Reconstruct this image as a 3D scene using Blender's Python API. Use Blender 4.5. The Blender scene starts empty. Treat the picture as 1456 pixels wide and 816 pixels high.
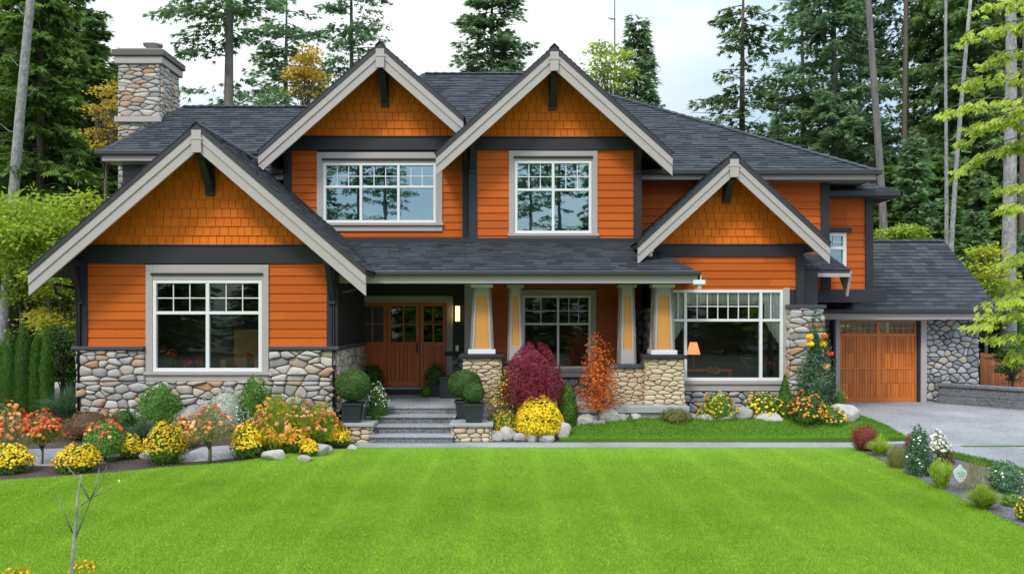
import bpy, math, random
import numpy as np
from mathutils import Vector
rnd = random.Random(7)
rng = np.random.default_rng(7)
scn = bpy.context.scene
COL = scn.collection
PI = math.pi
# ------------------------------------------------------------------ camera
F = 1213.33; HZ = 450.0; EYE = 2.8
cd = bpy.data.cameras.new('camera'); cam = bpy.data.objects.new('camera', cd); COL.objects.link(cam)
cam.location = (0, 0, EYE); cam.rotation_euler = (PI/2, 0, 0)
cd.lens = 30.0; cd.sensor_width = 36.0; cd.shift_y = 42/1456.0; cd.clip_end = 2000
scn.camera = cam
# ------------------------------------------------------------------ sky, sun, exposure
SUN_EL, SUN_AZ = math.radians(48), math.radians(-28)      # azimuth measured from -Y (behind the camera) towards -X
w = bpy.data.worlds.new('World'); scn.world = w; w.use_nodes = True
nt = w.node_tree; nt.nodes.clear()
N = nt.nodes.new; Lk = nt.links.new
out = N('ShaderNodeOutputWorld'); bg = N('ShaderNodeBackground'); bg.inputs[1].default_value = 0.1
sky = N('ShaderNodeTexSky'); sky.sky_type = 'NISHITA'; sky.sun_disc = False
sky.sun_elevation = SUN_EL; sky.sun_rotation = math.radians(180+28); sky.dust_density = 1.5
tc = N('ShaderNodeTexCoord'); sep = N('ShaderNodeSeparateXYZ'); Lk(tc.outputs['Generated'], sep.inputs[0])
zc = N('ShaderNodeMath'); zc.operation = 'MAXIMUM'; zc.inputs[1].default_value = 0.0; Lk(sep.outputs[2], zc.inputs[0])
ov = N('ShaderNodeMath'); ov.operation = 'MULTIPLY_ADD'; ov.inputs[1].default_value = 21.0; ov.inputs[2].default_value = 4.5; Lk(zc.outputs[0], ov.inputs[0])
mp = N('ShaderNodeMapping'); mp.inputs['Scale'].default_value = (1, 1, 2.6); mp.inputs['Location'].default_value = (.3, .1, .0); Lk(tc.outputs['Generated'], mp.inputs[0])
ns = N('ShaderNodeTexNoise'); ns.inputs['Scale'].default_value = 2.1; ns.inputs['Detail'].default_value = 5; ns.inputs['Roughness'].default_value = .5; Lk(mp.outputs[0], ns.inputs['Vector'])
rp = N('ShaderNodeValToRGB'); rp.color_ramp.elements[0].position = .40; rp.color_ramp.elements[0].color = (.54, .68, .82, 1)
rp.color_ramp.elements[1].position = .66; rp.color_ramp.elements[1].color = (1.0, .99, .98, 1); Lk(ns.outputs[0], rp.inputs[0])
cm = N('ShaderNodeVectorMath'); cm.operation = 'SCALE'; Lk(rp.outputs[0], cm.inputs[0]); Lk(ov.outputs[0], cm.inputs['Scale'])
mx = N('ShaderNodeMix'); mx.data_type = 'RGBA'; mx.inputs[0].default_value = .88
Lk(sky.outputs[0], mx.inputs[6]); Lk(cm.outputs[0], mx.inputs[7]); Lk(mx.outputs[2], bg.inputs[0]); Lk(bg.outputs[0], out.inputs[0])
sl = bpy.data.lights.new('sun', 'SUN'); sun = bpy.data.objects.new('sun', sl); COL.objects.link(sun)
sl.energy = 1.5; sl.angle = math.radians(12); sl.color = (1, .95, .88)
dirn = Vector((math.sin(SUN_AZ)*math.cos(SUN_EL), -math.cos(SUN_AZ)*math.cos(SUN_EL), math.sin(SUN_EL)))
sun.rotation_euler = dirn.to_track_quat('Z', 'Y').to_euler()
scn.view_settings.view_transform = 'Standard'; scn.view_settings.look = 'None'
scn.view_settings.gamma = 1; scn.view_settings.exposure = 0.42
scn.cycles.max_bounces = 6; scn.cycles.transparent_max_bounces = 12
scn.cycles.use_denoising = True

# ------------------------------------------------------------------ helpers
def W(px, py, Y): return ((px-728)*Y/F, Y, EYE-(py-HZ)*Y/F)
def X_(px, Y): return (px-728)*Y/F
def Z_(py, Y): return EYE-(py-HZ)*Y/F
def sst(a, b, x):
    t = min(1, max(0, (x-a)/(b-a))); return t*t*(3-2*t)
def hgt(x, y):
    mid = .31*min(1, max(0, (y-18.05)/.95))
    left = .24*sst(14.6, 17.8, y)
    right = .21*sst(16.0, 23.2, y)
    kl = 1-sst(-4.2, -3.3, x); kr = sst(7.4, 8.8, x)
    return .15 + kl*left + kr*right + (1-kl)*(1-kr)*mid
def G(px, py):
    a = (py-HZ)/F; y = 6.0
    while y < 60:
        if EYE - a*y <= hgt((px-728)*y/F, y): break
        if 100 < px < 486 and y > 18.2: break                 # never inside the left wing
        y += .02
    x = (px-728)*y/F
    return (x, y, hgt(x, y))
def tag(o, label=None, cat=None, group=None, kind=None):
    if label: o['label'] = label
    if cat: o['category'] = cat
    if group: o['group'] = group
    if kind: o['kind'] = kind
    return o
def empty(name, loc, label=None, cat=None, group=None):
    o = bpy.data.objects.new(name, None); COL.objects.link(o); o.location = loc; o.empty_display_size = .2
    o['_w'] = list(loc); del o['_w']
    WL[o.name] = Vector(loc)
    return tag(o, label, cat, group)
WL = {}
def link(name, me, mat, parent=None, loc=None):
    o = bpy.data.objects.new(name, me); COL.objects.link(o)
    for m in (mat if isinstance(mat, (list, tuple)) else [mat]): me.materials.append(m)
    if parent is not None:
        o.parent = parent; WL[o.name] = WL[parent.name]
    else: WL[o.name] = Vector((0, 0, 0))
    return o
class MB:
    def __init__(s): s.v = []; s.f = []; s.t = []; s.m = []; s.tint = .5; s.mi = 0
    def poly(s, idx, tint=None): s.f.append(idx); s.t.append(s.tint if tint is None else tint); s.m.append(s.mi)
    def add(s, pts, faces, tint=None):
        b = len(s.v); s.v.extend(tuple(p) for p in pts)
        for f in faces: s.poly([b+i for i in f], tint)
    def box(s, x0, x1, y0, y1, z0, z1, tint=None):
        s.add([(x0,y0,z0),(x1,y0,z0),(x1,y1,z0),(x0,y1,z0),(x0,y0,z1),(x1,y0,z1),(x1,y1,z1),(x0,y1,z1)],
              [(0,3,2,1),(4,5,6,7),(0,1,5,4),(1,2,6,5),(2,3,7,6),(3,0,4,7)], tint); return s
    def prism_y(s, pts, y0, y1, tint=None):      # pts: (x,z) counter-clockwise seen from -Y
        n = len(pts)
        s.add([(x, y0, z) for x, z in pts]+[(x, y1, z) for x, z in pts],
              [tuple(range(n)), tuple(range(2*n-1, n-1, -1))]+[(i, n+i, n+(i+1)%n, (i+1)%n) for i in range(n)], tint); return s
    def prism_x(s, pts, x0, x1, tint=None):      # pts: (y,z)
        n = len(pts)
        s.add([(x0, y, z) for y, z in pts]+[(x1, y, z) for y, z in pts],
              [tuple(range(n-1, -1, -1)), tuple(range(n, 2*n))]+[(i, (i+1)%n, n+(i+1)%n, n+i) for i in range(n)], tint); return s
    def frustum(s, cx, cy, z0, z1, hx0, hy0, hx1, hy1, tint=None):
        s.add([(cx-hx0,cy-hy0,z0),(cx+hx0,cy-hy0,z0),(cx+hx0,cy+hy0,z0),(cx-hx0,cy+hy0,z0),
               (cx-hx1,cy-hy1,z1),(cx+hx1,cy-hy1,z1),(cx+hx1,cy+hy1,z1),(cx-hx1,cy+hy1,z1)],
              [(0,3,2,1),(4,5,6,7),(0,1,5,4),(1,2,6,5),(2,3,7,6),(3,0,4,7)], tint); return s
    def lathe(s, cx, cy, prof, n=20, tint=None):
        b = len(s.v)
        for r, z in prof:
            for k in range(n): a = 2*PI*k/n; s.v.append((cx+r*math.cos(a), cy+r*math.sin(a), z))
        for i in range(len(prof)-1):
            for k in range(n): s.poly([b+i*n+k, b+i*n+(k+1)%n, b+(i+1)*n+(k+1)%n, b+(i+1)*n+k], tint)
        s.poly([b+k for k in range(n-1, -1, -1)], tint); s.poly([b+(len(prof)-1)*n+k for k in range(n)], tint); return s
    def tube(s, pts, rad, n=7, tint=None):
        pts = [Vector(p) for p in pts]; b = len(s.v); m = len(pts)
        if not isinstance(rad, (list, tuple)): rad = [rad]*m
        for i, p in enumerate(pts):
            d = (pts[min(i+1, m-1)]-pts[max(i-1, 0)]).normalized()
            u = d.cross(Vector((0, 0, 1)) if abs(d.z) < .9 else Vector((1, 0, 0))).normalized(); v = d.cross(u)
            for k in range(n):
                a = 2*PI*k/n; s.v.append(tuple(p+(u*math.cos(a)+v*math.sin(a))*rad[i]))
        for i in range(m-1):
            for k in range(n): s.poly([b+i*n+k, b+(i+1)*n+k, b+(i+1)*n+(k+1)%n, b+i*n+(k+1)%n], tint)
        s.poly([b+k for k in range(n)], tint); s.poly([b+(m-1)*n+k for k in range(n-1, -1, -1)], tint); return s
    def build(s, name, mat, parent=None, smooth=False, bevel=0, origin=None):
        off = WL[parent.name] if parent is not None else Vector(origin or (0, 0, 0))
        me = bpy.data.meshes.new(name)
        me.from_pydata([(x-off.x, y-off.y, z-off.z) for x, y, z in s.v], [], s.f)
        a = me.attributes.new('tint', 'FLOAT', 'FACE'); a.data.foreach_set('value', s.t)
        if smooth: me.polygons.foreach_set('use_smooth', [True]*len(me.polygons))
        o = link(name, me, mat, parent)
        if isinstance(mat, (list, tuple)): me.polygons.foreach_set('material_index', s.m)
        if parent is None: o.location = off; WL[o.name] = off.copy()
        if bevel:
            b = o.modifiers.new('bevel', 'BEVEL'); b.width = bevel; b.segments = 2; b.limit_method = 'ANGLE'
        me.update(); return o
def fastmesh(name, V, k, tint):      # V: (n*k,3) array, faces of k vertices
    n = len(V)//k; me = bpy.data.meshes.new(name)
    me.vertices.add(n*k); me.vertices.foreach_set('co', np.ascontiguousarray(V, dtype=np.float32).ravel())
    me.loops.add(n*k); me.loops.foreach_set('vertex_index', np.arange(n*k, dtype=np.int32))
    me.polygons.add(n); me.polygons.foreach_set('loop_start', np.arange(0, n*k, k, dtype=np.int32))
    try: me.polygons.foreach_set('loop_total', np.full(n, k, dtype=np.int32))
    except Exception: pass
    me.update(calc_edges=True)
    a = me.attributes.new('tint', 'FLOAT', 'FACE'); a.data.foreach_set('value', np.asarray(tint, dtype=np.float32))
    return me
def bump_link(n, l, bs, height, strength, dist):
    b = n.new('ShaderNodeBump'); b.inputs['Strength'].default_value = strength; b.inputs['Distance'].default_value = dist
    l.new(height, b.inputs['Height']); l.new(b.outputs[0], bs.inputs['Normal'])
def mat(name, c1, c2=None, rough=.6, nscale=0, namp=.0, bump=0, bscale=40, bdist=.01, stretch=(1,1,1), c3=None, spec=.5, metal=0, coat=0, ramp=None):
    """base = mix(c1,c2, tint attribute + object-space noise)"""
    m = bpy.data.materials.new(name); m.use_nodes = True; n = m.node_tree.nodes; l = m.node_tree.links
    bs = n['Principled BSDF']; bs.inputs['Roughness'].default_value = rough
    bs.inputs['Specular IOR Level'].default_value = spec; bs.inputs['Metallic'].default_value = metal; bs.inputs['Coat Weight'].default_value = coat
    if c2 is None: c2 = tuple(x*.82 for x in c1)
    at = n.new('ShaderNodeAttribute'); at.attribute_name = 'tint'
    tc = n.new('ShaderNodeTexCoord'); mp = n.new('ShaderNodeMapping'); mp.inputs['Scale'].default_value = stretch; l.new(tc.outputs['Object'], mp.inputs[0])
    fac = at.outputs['Fac']
    if nscale:
        nz = n.new('ShaderNodeTexNoise'); nz.inputs['Scale'].default_value = nscale; nz.inputs['Detail'].default_value = 6; nz.inputs['Roughness'].default_value = .6
        l.new(mp.outputs[0], nz.inputs['Vector'])
        ma = n.new('ShaderNodeMath'); ma.operation = 'MULTIPLY_ADD'; ma.inputs[1].default_value = namp*2; l.new(nz.outputs[0], ma.inputs[0])
        sb = n.new('ShaderNodeMath'); sb.operation = 'SUBTRACT'; sb.inputs[1].default_value = namp; l.new(fac, sb.inputs[0])
        l.new(sb.outputs[0], ma.inputs[2]); ma.use_clamp = True; fac = ma.outputs[0]
    cr = n.new('ShaderNodeValToRGB'); e = cr.color_ramp.elements
    if ramp:
        for i, (p, c) in enumerate(ramp):
            if i < 2: e[i].position = p; e[i].color = (*c, 1)
            else: q = e.new(p); q.color = (*c, 1)
    else:
        e[0].color = (*c1, 1); e[1].color = (*c2, 1)
        if c3: q = e.new(.5); q.color = (*c3, 1)
    l.new(fac, cr.inputs[0]); l.new(cr.outputs[0], bs.inputs['Base Color'])
    if bump:
        nb = n.new('ShaderNodeTexNoise'); nb.inputs['Scale'].default_value = bscale; nb.inputs['Detail'].default_value = 5
        l.new(mp.outputs[0], nb.inputs['Vector']); bump_link(n, l, bs, nb.outputs[0], bump, bdist)
    return m
def leafmat(name, c1, c2, trans=.3, rough=.55, c3=None):
    m = bpy.data.materials.new(name); m.use_nodes = True; n = m.node_tree.nodes; l = m.node_tree.links
    bs = n['Principled BSDF']; bs.inputs['Roughness'].default_value = rough; bs.inputs['Specular IOR Level'].default_value = .3
    at = n.new('ShaderNodeAttribute'); at.attribute_name = 'tint'
    cr = n.new('ShaderNodeValToRGB'); e = cr.color_ramp.elements; e[0].color = (*c1, 1); e[1].color = (*c2, 1)
    if c3: q = e.new(.5); q.color = (*c3, 1)
    oi = n.new('ShaderNodeObjectInfo'); hs = n.new('ShaderNodeHueSaturation')
    mr = n.new('ShaderNodeMapRange'); mr.inputs[3].default_value = .8; mr.inputs[4].default_value = 1.2; l.new(oi.outputs['Random'], mr.inputs[0]); l.new(mr.outputs[0], hs.inputs['Value'])
    l.new(at.outputs['Fac'], cr.inputs[0]); l.new(cr.outputs[0], hs.inputs['Color']); l.new(hs.outputs[0], bs.inputs['Base Color'])
    tr = n.new('ShaderNodeBsdfTranslucent'); l.new(hs.outputs[0], tr.inputs[0]); mx = n.new('ShaderNodeMixShader'); mx.inputs[0].default_value = trans
    l.new(bs.outputs[0], mx.inputs[1]); l.new(tr.outputs[0], mx.inputs[2]); l.new(mx.outputs[0], n['Material Output'].inputs[0])
    return m
def glassmat(name, fac, tintc=(.75, .8, .8), gc=(.85, .95, 1)):
    m = bpy.data.materials.new(name); m.use_nodes = True; n = m.node_tree.nodes; l = m.node_tree.links; n.clear()
    o = n.new('ShaderNodeOutputMaterial'); g = n.new('ShaderNodeBsdfGlossy'); g.inputs['Roughness'].default_value = .01; g.inputs[0].default_value = (*gc, 1)
    t = n.new('ShaderNodeBsdfTransparent'); t.inputs[0].default_value = (*tintc, 1); mx = n.new('ShaderNodeMixShader')
    lw = n.new('ShaderNodeLayerWeight'); lw.inputs[0].default_value = .3; ma = n.new('ShaderNodeMath'); ma.operation = 'MULTIPLY_ADD'; ma.inputs[1].default_value = 1-fac; ma.inputs[2].default_value = fac; ma.use_clamp = True
    l.new(lw.outputs['Fresnel'], ma.inputs[0]); l.new(ma.outputs[0], mx.inputs[0])
    nz = n.new('ShaderNodeTexNoise'); nz.inputs['Scale'].default_value = 1.3; b = n.new('ShaderNodeBump'); b.inputs['Strength'].default_value = .05; b.inputs['Distance'].default_value = .02
    tcc = n.new('ShaderNodeTexCoord'); l.new(tcc.outputs['Object'], nz.inputs['Vector']); l.new(nz.outputs[0], b.inputs['Height']); l.new(b.outputs[0], g.inputs['Normal'])
    l.new(t.outputs[0], mx.inputs[1]); l.new(g.outputs[0], mx.inputs[2]); l.new(mx.outputs[0], o.inputs[0]); return m
def emit(name, c, s):
    m = bpy.data.materials.new(name); m.use_nodes = True; b = m.node_tree.nodes['Principled BSDF']
    b.inputs['Base Color'].default_value = (*c, 1); b.inputs['Emission Color'].default_value = (*c, 1); b.inputs['Emission Strength'].default_value = s; return m

M = dict(
 siding=mat('siding', (.58,.124,.014), (.47,.095,.011), .65, 3, .35, .3, 30, .004, (1,1,6), spec=.2),
 shake=mat('cedar_shake', (.80,.210,.015), (.66,.145,.012), .7, 5, .3, .35, 60, .004, (3,3,.6), spec=.2),
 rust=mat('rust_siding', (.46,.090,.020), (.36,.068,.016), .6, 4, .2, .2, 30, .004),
 greysiding=mat('grey_siding', (.10,.10,.10), (.07,.07,.07), .6),
 dark=mat('dark_trim', (.022,.024,.032), (.016,.017,.023), .55, 6, .3, .15, 60, .002),
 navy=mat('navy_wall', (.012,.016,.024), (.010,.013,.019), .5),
 cap=mat('slate_blue_cap', (.055,.065,.09), (.045,.05,.07), .5),
 taupe=mat('taupe_trim', (.45,.405,.395), (.39,.35,.34), .5, 3, .4, .1, 60, .002),
 soffit=mat('soffit', (.20,.19,.18), (.17,.16,.15), .7),
 white=mat('white_frame', (.80,.81,.82), (.74,.75,.76), .35, 2, .3),
 roof=mat('asphalt_shingle', (.027,.032,.041), (.058,.066,.080), .85, 1.6, .35, .6, 180, .006, spec=.25),
 roofedge=mat('roof_edge', (.035,.037,.045), (.03,.03,.035), .5),
 mortar=mat('mortar', (.17,.155,.14), (.10,.09,.085), .9, 12, .4, .5, 60, .01),
 river=mat('river_stone', (0,0,0), None, .85, 9, .16, .5, 30, .012, ramp=[(0,(.24,.23,.23)),(1,(.44,.25,.13)),(.22,(.40,.38,.36)),(.45,(.56,.52,.47)),(.6,(.31,.31,.33)),(.72,(.50,.43,.35)),(.88,(.42,.31,.23))]),
 grey_river=mat('grey_river_stone', (0,0,0), None, .85, 9, .16, .5, 30, .012, ramp=[(0,(.18,.19,.21)),(1,(.45,.38,.29)),(.3,(.31,.32,.34)),(.6,(.42,.42,.42)),(.8,(.28,.30,.33))]),
 buff=mat('buff_stone', (0,0,0), None, .8, 8, .12, .5, 40, .01, ramp=[(0,(.52,.38,.23)),(1,(.50,.33,.18)),(.3,(.60,.50,.35)),(.6,(.48,.40,.28)),(.8,(.62,.52,.38))]),
 doorwood=mat('door_wood', (.62,.140,.042), (.46,.095,.03), .4, 5, .4, .15, 40, .002, (5,5,.5), coat=.2),
 garagewood=mat('garage_wood', (.66,.185,.020), (.46,.110,.013), .42, 5, .4, .15, 40, .002, (5,5,.5), coat=.15),
 amber=mat('amber_panel', (.62,.29,.06), (.58,.26,.055), .6, 10, .3, .1, 60, .002),
 metal=mat('dark_metal', (.05,.05,.055), None, .35, metal=.8),
 steel=mat('steel', (.6,.6,.6), None, .3, metal=.9),
 pot=mat('black_planter', (.022,.028,.034), (.03,.035,.04), .4),
 soil=mat('soil', (.03,.02,.014), None, .95, 10, .4, .6, 40, .02),
 gold=mat('bark_grey', (.09,.08,.075), (.24,.225,.21), .9, 5, .9, .7, 12, .03, (3,3,.5)),
 bark=mat('bark_brown', (.10,.075,.055), (.17,.14,.12), .9, 4, .4, .8, 10, .04, (3,3,.5)),
 palebark=mat('pale_bark', (.12,.115,.115), (.42,.41,.41), .85, 7, 1.1, .8, 12, .03, (2,2,.9)),
 flag=mat('flagstone', (.30,.31,.33), (.38,.38,.38), .6, 3, .3, .2, 30, .003),
 boulder=mat('boulder', (.22,.21,.20), (.50,.48,.44), .85, 3.5, .5, .8, 14, .03),
 glass_hi=glassmat('upper_glass', .62, gc=(.50,.74,.84)), glass_lo=glassmat('lower_glass', .08, (.97,.98,.97)),
 room=mat('room', (.10,.09,.08), None, .8), curtain=mat('curtain', (.88,.9,.88), None, .8),
 fence=mat('fence_cedar', (.42,.15,.05), (.30,.10,.04), .6, 4, .3, .2, 30, .003, (4,4,.5)),
)
def agg(name, lo, hi, scale=55):
    m = bpy.data.materials.new(name); m.use_nodes = True; n = m.node_tree.nodes; l = m.node_tree.links; bs = n['Principled BSDF']; bs.inputs['Roughness'].default_value = .85
    tc = n.new('ShaderNodeTexCoord'); v = n.new('ShaderNodeTexVoronoi'); v.inputs['Scale'].default_value = scale; l.new(tc.outputs['Object'], v.inputs['Vector'])
    sp = n.new('ShaderNodeSeparateColor'); l.new(v.outputs['Color'], sp.inputs[0])
    nz = n.new('ShaderNodeTexNoise'); nz.inputs['Scale'].default_value = .9; nz.inputs['Detail'].default_value = 6; l.new(tc.outputs['Object'], nz.inputs['Vector'])
    a = n.new('ShaderNodeMath'); a.operation = 'MULTIPLY_ADD'; a.inputs[1].default_value = .7; l.new(sp.outputs[0], a.inputs[0])
    b = n.new('ShaderNodeMath'); b.operation = 'MULTIPLY_ADD'; b.inputs[1].default_value = .9; b.inputs[2].default_value = -.3; l.new(nz.outputs[0], b.inputs[0]); l.new(b.outputs[0], a.inputs[2])
    cr = n.new('ShaderNodeValToRGB'); cr.color_ramp.elements[0].color = (*lo, 1); cr.color_ramp.elements[1].color = (*hi, 1); l.new(a.outputs[0], cr.inputs[0]); l.new(cr.outputs[0], bs.inputs['Base Color'])
    bump_link(n, l, bs, v.outputs['Distance'], .5, .01); return m
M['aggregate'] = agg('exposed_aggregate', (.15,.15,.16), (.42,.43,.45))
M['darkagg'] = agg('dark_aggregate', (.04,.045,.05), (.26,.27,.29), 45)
M['mulch'] = agg('bark_mulch', (.014,.010,.009), (.085,.06,.05), 42)
M['graymulch'] = agg('grey_mulch', (.035,.032,.036), (.17,.155,.17), 38)
M['forest'] = agg('forest_floor', (.02,.028,.010), (.07,.07,.03), 5)
def lawnmat(name, a, b, stripes=True, trans=.0):
    m = bpy.data.materials.new(name); m.use_nodes = True; n = m.node_tree.nodes; l = m.node_tree.links; bs = n['Principled BSDF']; bs.inputs['Roughness'].default_value = .7; bs.inputs['Specular IOR Level'].default_value = .2
    tc = n.new('ShaderNodeTexCoord'); nz = n.new('ShaderNodeTexNoise'); nz.inputs['Scale'].default_value = .7; nz.inputs['Detail'].default_value = 7; nz.inputs['Roughness'].default_value = .65; l.new(tc.outputs['Object'], nz.inputs['Vector'])
    wv = n.new('ShaderNodeTexWave'); wv.inputs['Scale'].default_value = .33; wv.inputs['Distortion'].default_value = .5; wv.inputs['Detail'].default_value = 2; wv.inputs['Detail Scale'].default_value = .6; pw = n.new('ShaderNodeMath'); pw.operation = 'POWER'; pw.inputs[1].default_value = 7; l.new(wv.outputs['Fac'], pw.inputs[0]); l.new(tc.outputs['Object'], wv.inputs['Vector'])
    at = n.new('ShaderNodeAttribute'); at.attribute_name = 'tint'
    s1 = n.new('ShaderNodeMath'); s1.operation = 'MULTIPLY_ADD'; s1.inputs[1].default_value = .14 if stripes else 0; l.new(pw.outputs[0], s1.inputs[0])
    s2 = n.new('ShaderNodeMath'); s2.operation = 'MULTIPLY_ADD'; s2.inputs[1].default_value = .8; s2.inputs[2].default_value = -.13; l.new(nz.outputs[0], s2.inputs[0])
    s3 = n.new('ShaderNodeMath'); s3.operation = 'MULTIPLY_ADD'; s3.inputs[1].default_value = .32; l.new(at.outputs['Fac'], s3.inputs[0]); l.new(s2.outputs[0], s3.inputs[2])
    l.new(s3.outputs[0], s1.inputs[2])
    cr = n.new('ShaderNodeValToRGB'); cr.color_ramp.elements[0].color = (*a, 1); cr.color_ramp.elements[1].color = (*b, 1); l.new(s1.outputs[0], cr.inputs[0]); l.new(cr.outputs[0], bs.inputs['Base Color'])
    if trans:
        tr = n.new('ShaderNodeBsdfTranslucent'); l.new(cr.outputs[0], tr.inputs[0]); mx = n.new('ShaderNodeMixShader'); mx.inputs[0].default_value = trans
        l.new(bs.outputs[0], mx.inputs[1]); l.new(tr.outputs[0], mx.inputs[2]); l.new(mx.outputs[0], n['Material Output'].inputs[0])
    return m
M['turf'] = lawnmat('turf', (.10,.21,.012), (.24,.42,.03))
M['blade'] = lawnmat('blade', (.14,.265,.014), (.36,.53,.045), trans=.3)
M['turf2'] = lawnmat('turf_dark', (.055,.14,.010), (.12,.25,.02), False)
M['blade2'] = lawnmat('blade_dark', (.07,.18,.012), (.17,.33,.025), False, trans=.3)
LM = dict(
 fir=leafmat('fir', (.075,.14,.04), (.29,.45,.12), .5, c3=(.17,.29,.08)),
 bluefir=leafmat('blue_fir', (.085,.15,.07), (.29,.44,.20), .5, c3=(.17,.29,.13)),
 darkfir=leafmat('dark_fir', (.07,.125,.05), (.27,.40,.15), .5, c3=(.15,.25,.09)),
 cedar=leafmat('cedar', (.08,.16,.03), (.25,.42,.07), .45),
 lime=leafmat('lime', (.28,.40,.03), (.62,.70,.10), .4, c3=(.42,.56,.05)),
 yellowleaf=leafmat('yellow_leaf', (.40,.30,.03), (.75,.55,.08), .4),
 autumn=leafmat('autumn_mix', (.24,.38,.03), (.70,.58,.07), .45, c3=(.42,.54,.05)),
 bright=leafmat('bright_green', (.17,.30,.02), (.48,.60,.07), .45),
 box=leafmat('boxwood', (.035,.085,.018), (.11,.21,.04), .28),
 shrub=leafmat('shrub_green', (.07,.17,.025), (.22,.40,.07), .35),
 bluegreen=leafmat('blue_green', (.06,.14,.07), (.17,.30,.16), .3),
 arbor=leafmat('arborvitae', (.045,.115,.012), (.14,.29,.04), .3),
 limegrass=leafmat('lime_grass', (.20,.33,.03), (.48,.58,.07), .4),
 maple=leafmat('burgundy', (.20,.022,.045), (.50,.08,.13), .4, c3=(.34,.04,.075)),
 orangeleaf=leafmat('orange_leaf', (.50,.09,.02), (.85,.32,.04), .45, c3=(.68,.16,.025)),
 redshrub=leafmat('red_shrub', (.25,.04,.03), (.42,.13,.08), .3),
 bronze=leafmat('bronze', (.09,.05,.025), (.22,.13,.05), .3),
 silver=leafmat('silver', (.35,.38,.30), (.62,.65,.55), .3),
 mossy=leafmat('olive', (.14,.17,.04), (.33,.30,.09), .3),
 yellow=leafmat('yellow_flower', (.80,.54,.01), (.92,.74,.03), .25),
 gold=leafmat('golden_flower', (.72,.33,.01), (.86,.55,.02), .25),
 red=leafmat('red_flower', (.62,.03,.02), (.80,.12,.04), .25),
 orange=leafmat('orange_flower', (.75,.16,.02), (.88,.40,.08), .25),
 pink=leafmat('coral_flower', (.75,.12,.12), (.88,.45,.22), .25, c3=(.85,.35,.06)),
 whitef=leafmat('white_flower', (.7,.7,.66), (.85,.85,.8), .25),
)
# ------------------------------------------------------------------ clipping, cladding, stones
def clip_half(poly, a, b, c):        # keep a*x+b*y<=c
    o = []
    for i in range(len(poly)):
        p, q = poly[i], poly[(i+1) % len(poly)]
        dp, dq = a*p[0]+b*p[1]-c, a*q[0]+b*q[1]-c
        if dp <= 0: o.append(p)
        if dp*dq < 0:
            t = dp/(dp-dq); o.append((p[0]+t*(q[0]-p[0]), p[1]+t*(q[1]-p[1])))
    return o
def clip_convex(poly, clip):         # clip: ccw convex
    for i in range(len(clip)):
        (x0, y0), (x1, y1) = clip[i], clip[(i+1) % len(clip)]
        a, b = y1-y0, -(x1-x0)
        poly = clip_half(poly, a, b, a*x0+b*y0)
        if len(poly) < 3: return []
    return poly
def area(p): return .5*sum(p[i][0]*p[(i+1) % len(p)][1]-p[(i+1) % len(p)][0]*p[i][1] for i in range(len(p)))
class Frame:
    def __init__(s, o, u, v, n): s.o, s.u, s.v, s.n = Vector(o), Vector(u), Vector(v), Vector(n)
    def at(s, a, b, d=0): return s.o+s.u*a+s.v*b+s.n*d
def front(Y): return Frame((0, Y, 0), (1,0,0), (0,0,1), (0,-1,0))       # plane coords = world x,z
def east(X): return Frame((X, 0, 0), (0,1,0), (0,0,1), (1,0,0))         # plane coords = world y,z
def west(X): return Frame((X, 0, 0), (0,-1,0), (0,0,1), (-1,0,0))
def clad(mb, fr, polys, h, wr, gap=.0, t0=.018, t1=.004, v0=None, jit=0, tj=0, tintr=(0, 1), brick=True):
    for poly in polys:
        if area(poly) < 0: poly = poly[::-1]
        a0, a1 = min(p[0] for p in poly), max(p[0] for p in poly); b0, b1 = min(p[1] for p in poly), max(p[1] for p in poly)
        base = b0 if v0 is None else v0
        k = math.floor((b0-base)/h)-1
        while base+k*h < b1:
            vb = base+k*h; k += 1
            a = a0 - rnd.random()*wr[0] if wr else a0
            while a < a1:
                ww = rnd.uniform(*wr) if wr else (a1-a0+.01)
                j = rnd.uniform(-jit, jit)
                q = clip_convex([(a+gap/2, vb+j), (a+ww-gap/2, vb+j), (a+ww-gap/2, vb+h+.002), (a+gap/2, vb+h+.002)], poly)
                a += ww
                if len(q) < 3 or abs(area(q)) < 2e-5: continue
                tt = t0+rnd.uniform(0, tj); n = len(q); ti = rnd.uniform(*tintr)
                top = [fr.at(p[0], p[1], tt+(t1-tt)*min(1, max(0, (p[1]-vb)/h))) for p in q]
                bot = [fr.at(p[0], p[1], -.003) for p in q]
                mb.add(top+bot, [tuple(range(n))]+[(i, n+i, n+(i+1) % n, (i+1) % n) for i in range(n)], ti)
def rects(x0, x1, z0, z1, holes):
    """rectangle minus axis-aligned holes -> rectangles"""
    rs = [(x0, x1, z0, z1)]
    for (a, b, c, d) in holes:
        o = []
        for (p, q, r, s) in rs:
            if b <= p or a >= q or d <= r or c >= s: o.append((p, q, r, s)); continue
            if a > p: o.append((p, a, r, s))
            if b < q: o.append((b, q, r, s))
            m0, m1 = max(a, p), min(b, q)
            if c > r: o.append((m0, m1, r, c))
            if d < s: o.append((m0, m1, d, s))
        rs = o
    return rs
def rp4(r): return [(r[0], r[2]), (r[1], r[2]), (r[1], r[3]), (r[0], r[3])]
def chaikin(p, it=2):
    for _ in range(it):
        o = []
        for i in range(len(p)):
            a, b = p[i], p[(i+1) % len(p)]
            o += [(a[0]*.83+b[0]*.17, a[1]*.83+b[1]*.17), (a[0]*.17+b[0]*.83, a[1]*.17+b[1]*.83)]
        p = o
    return p
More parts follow.
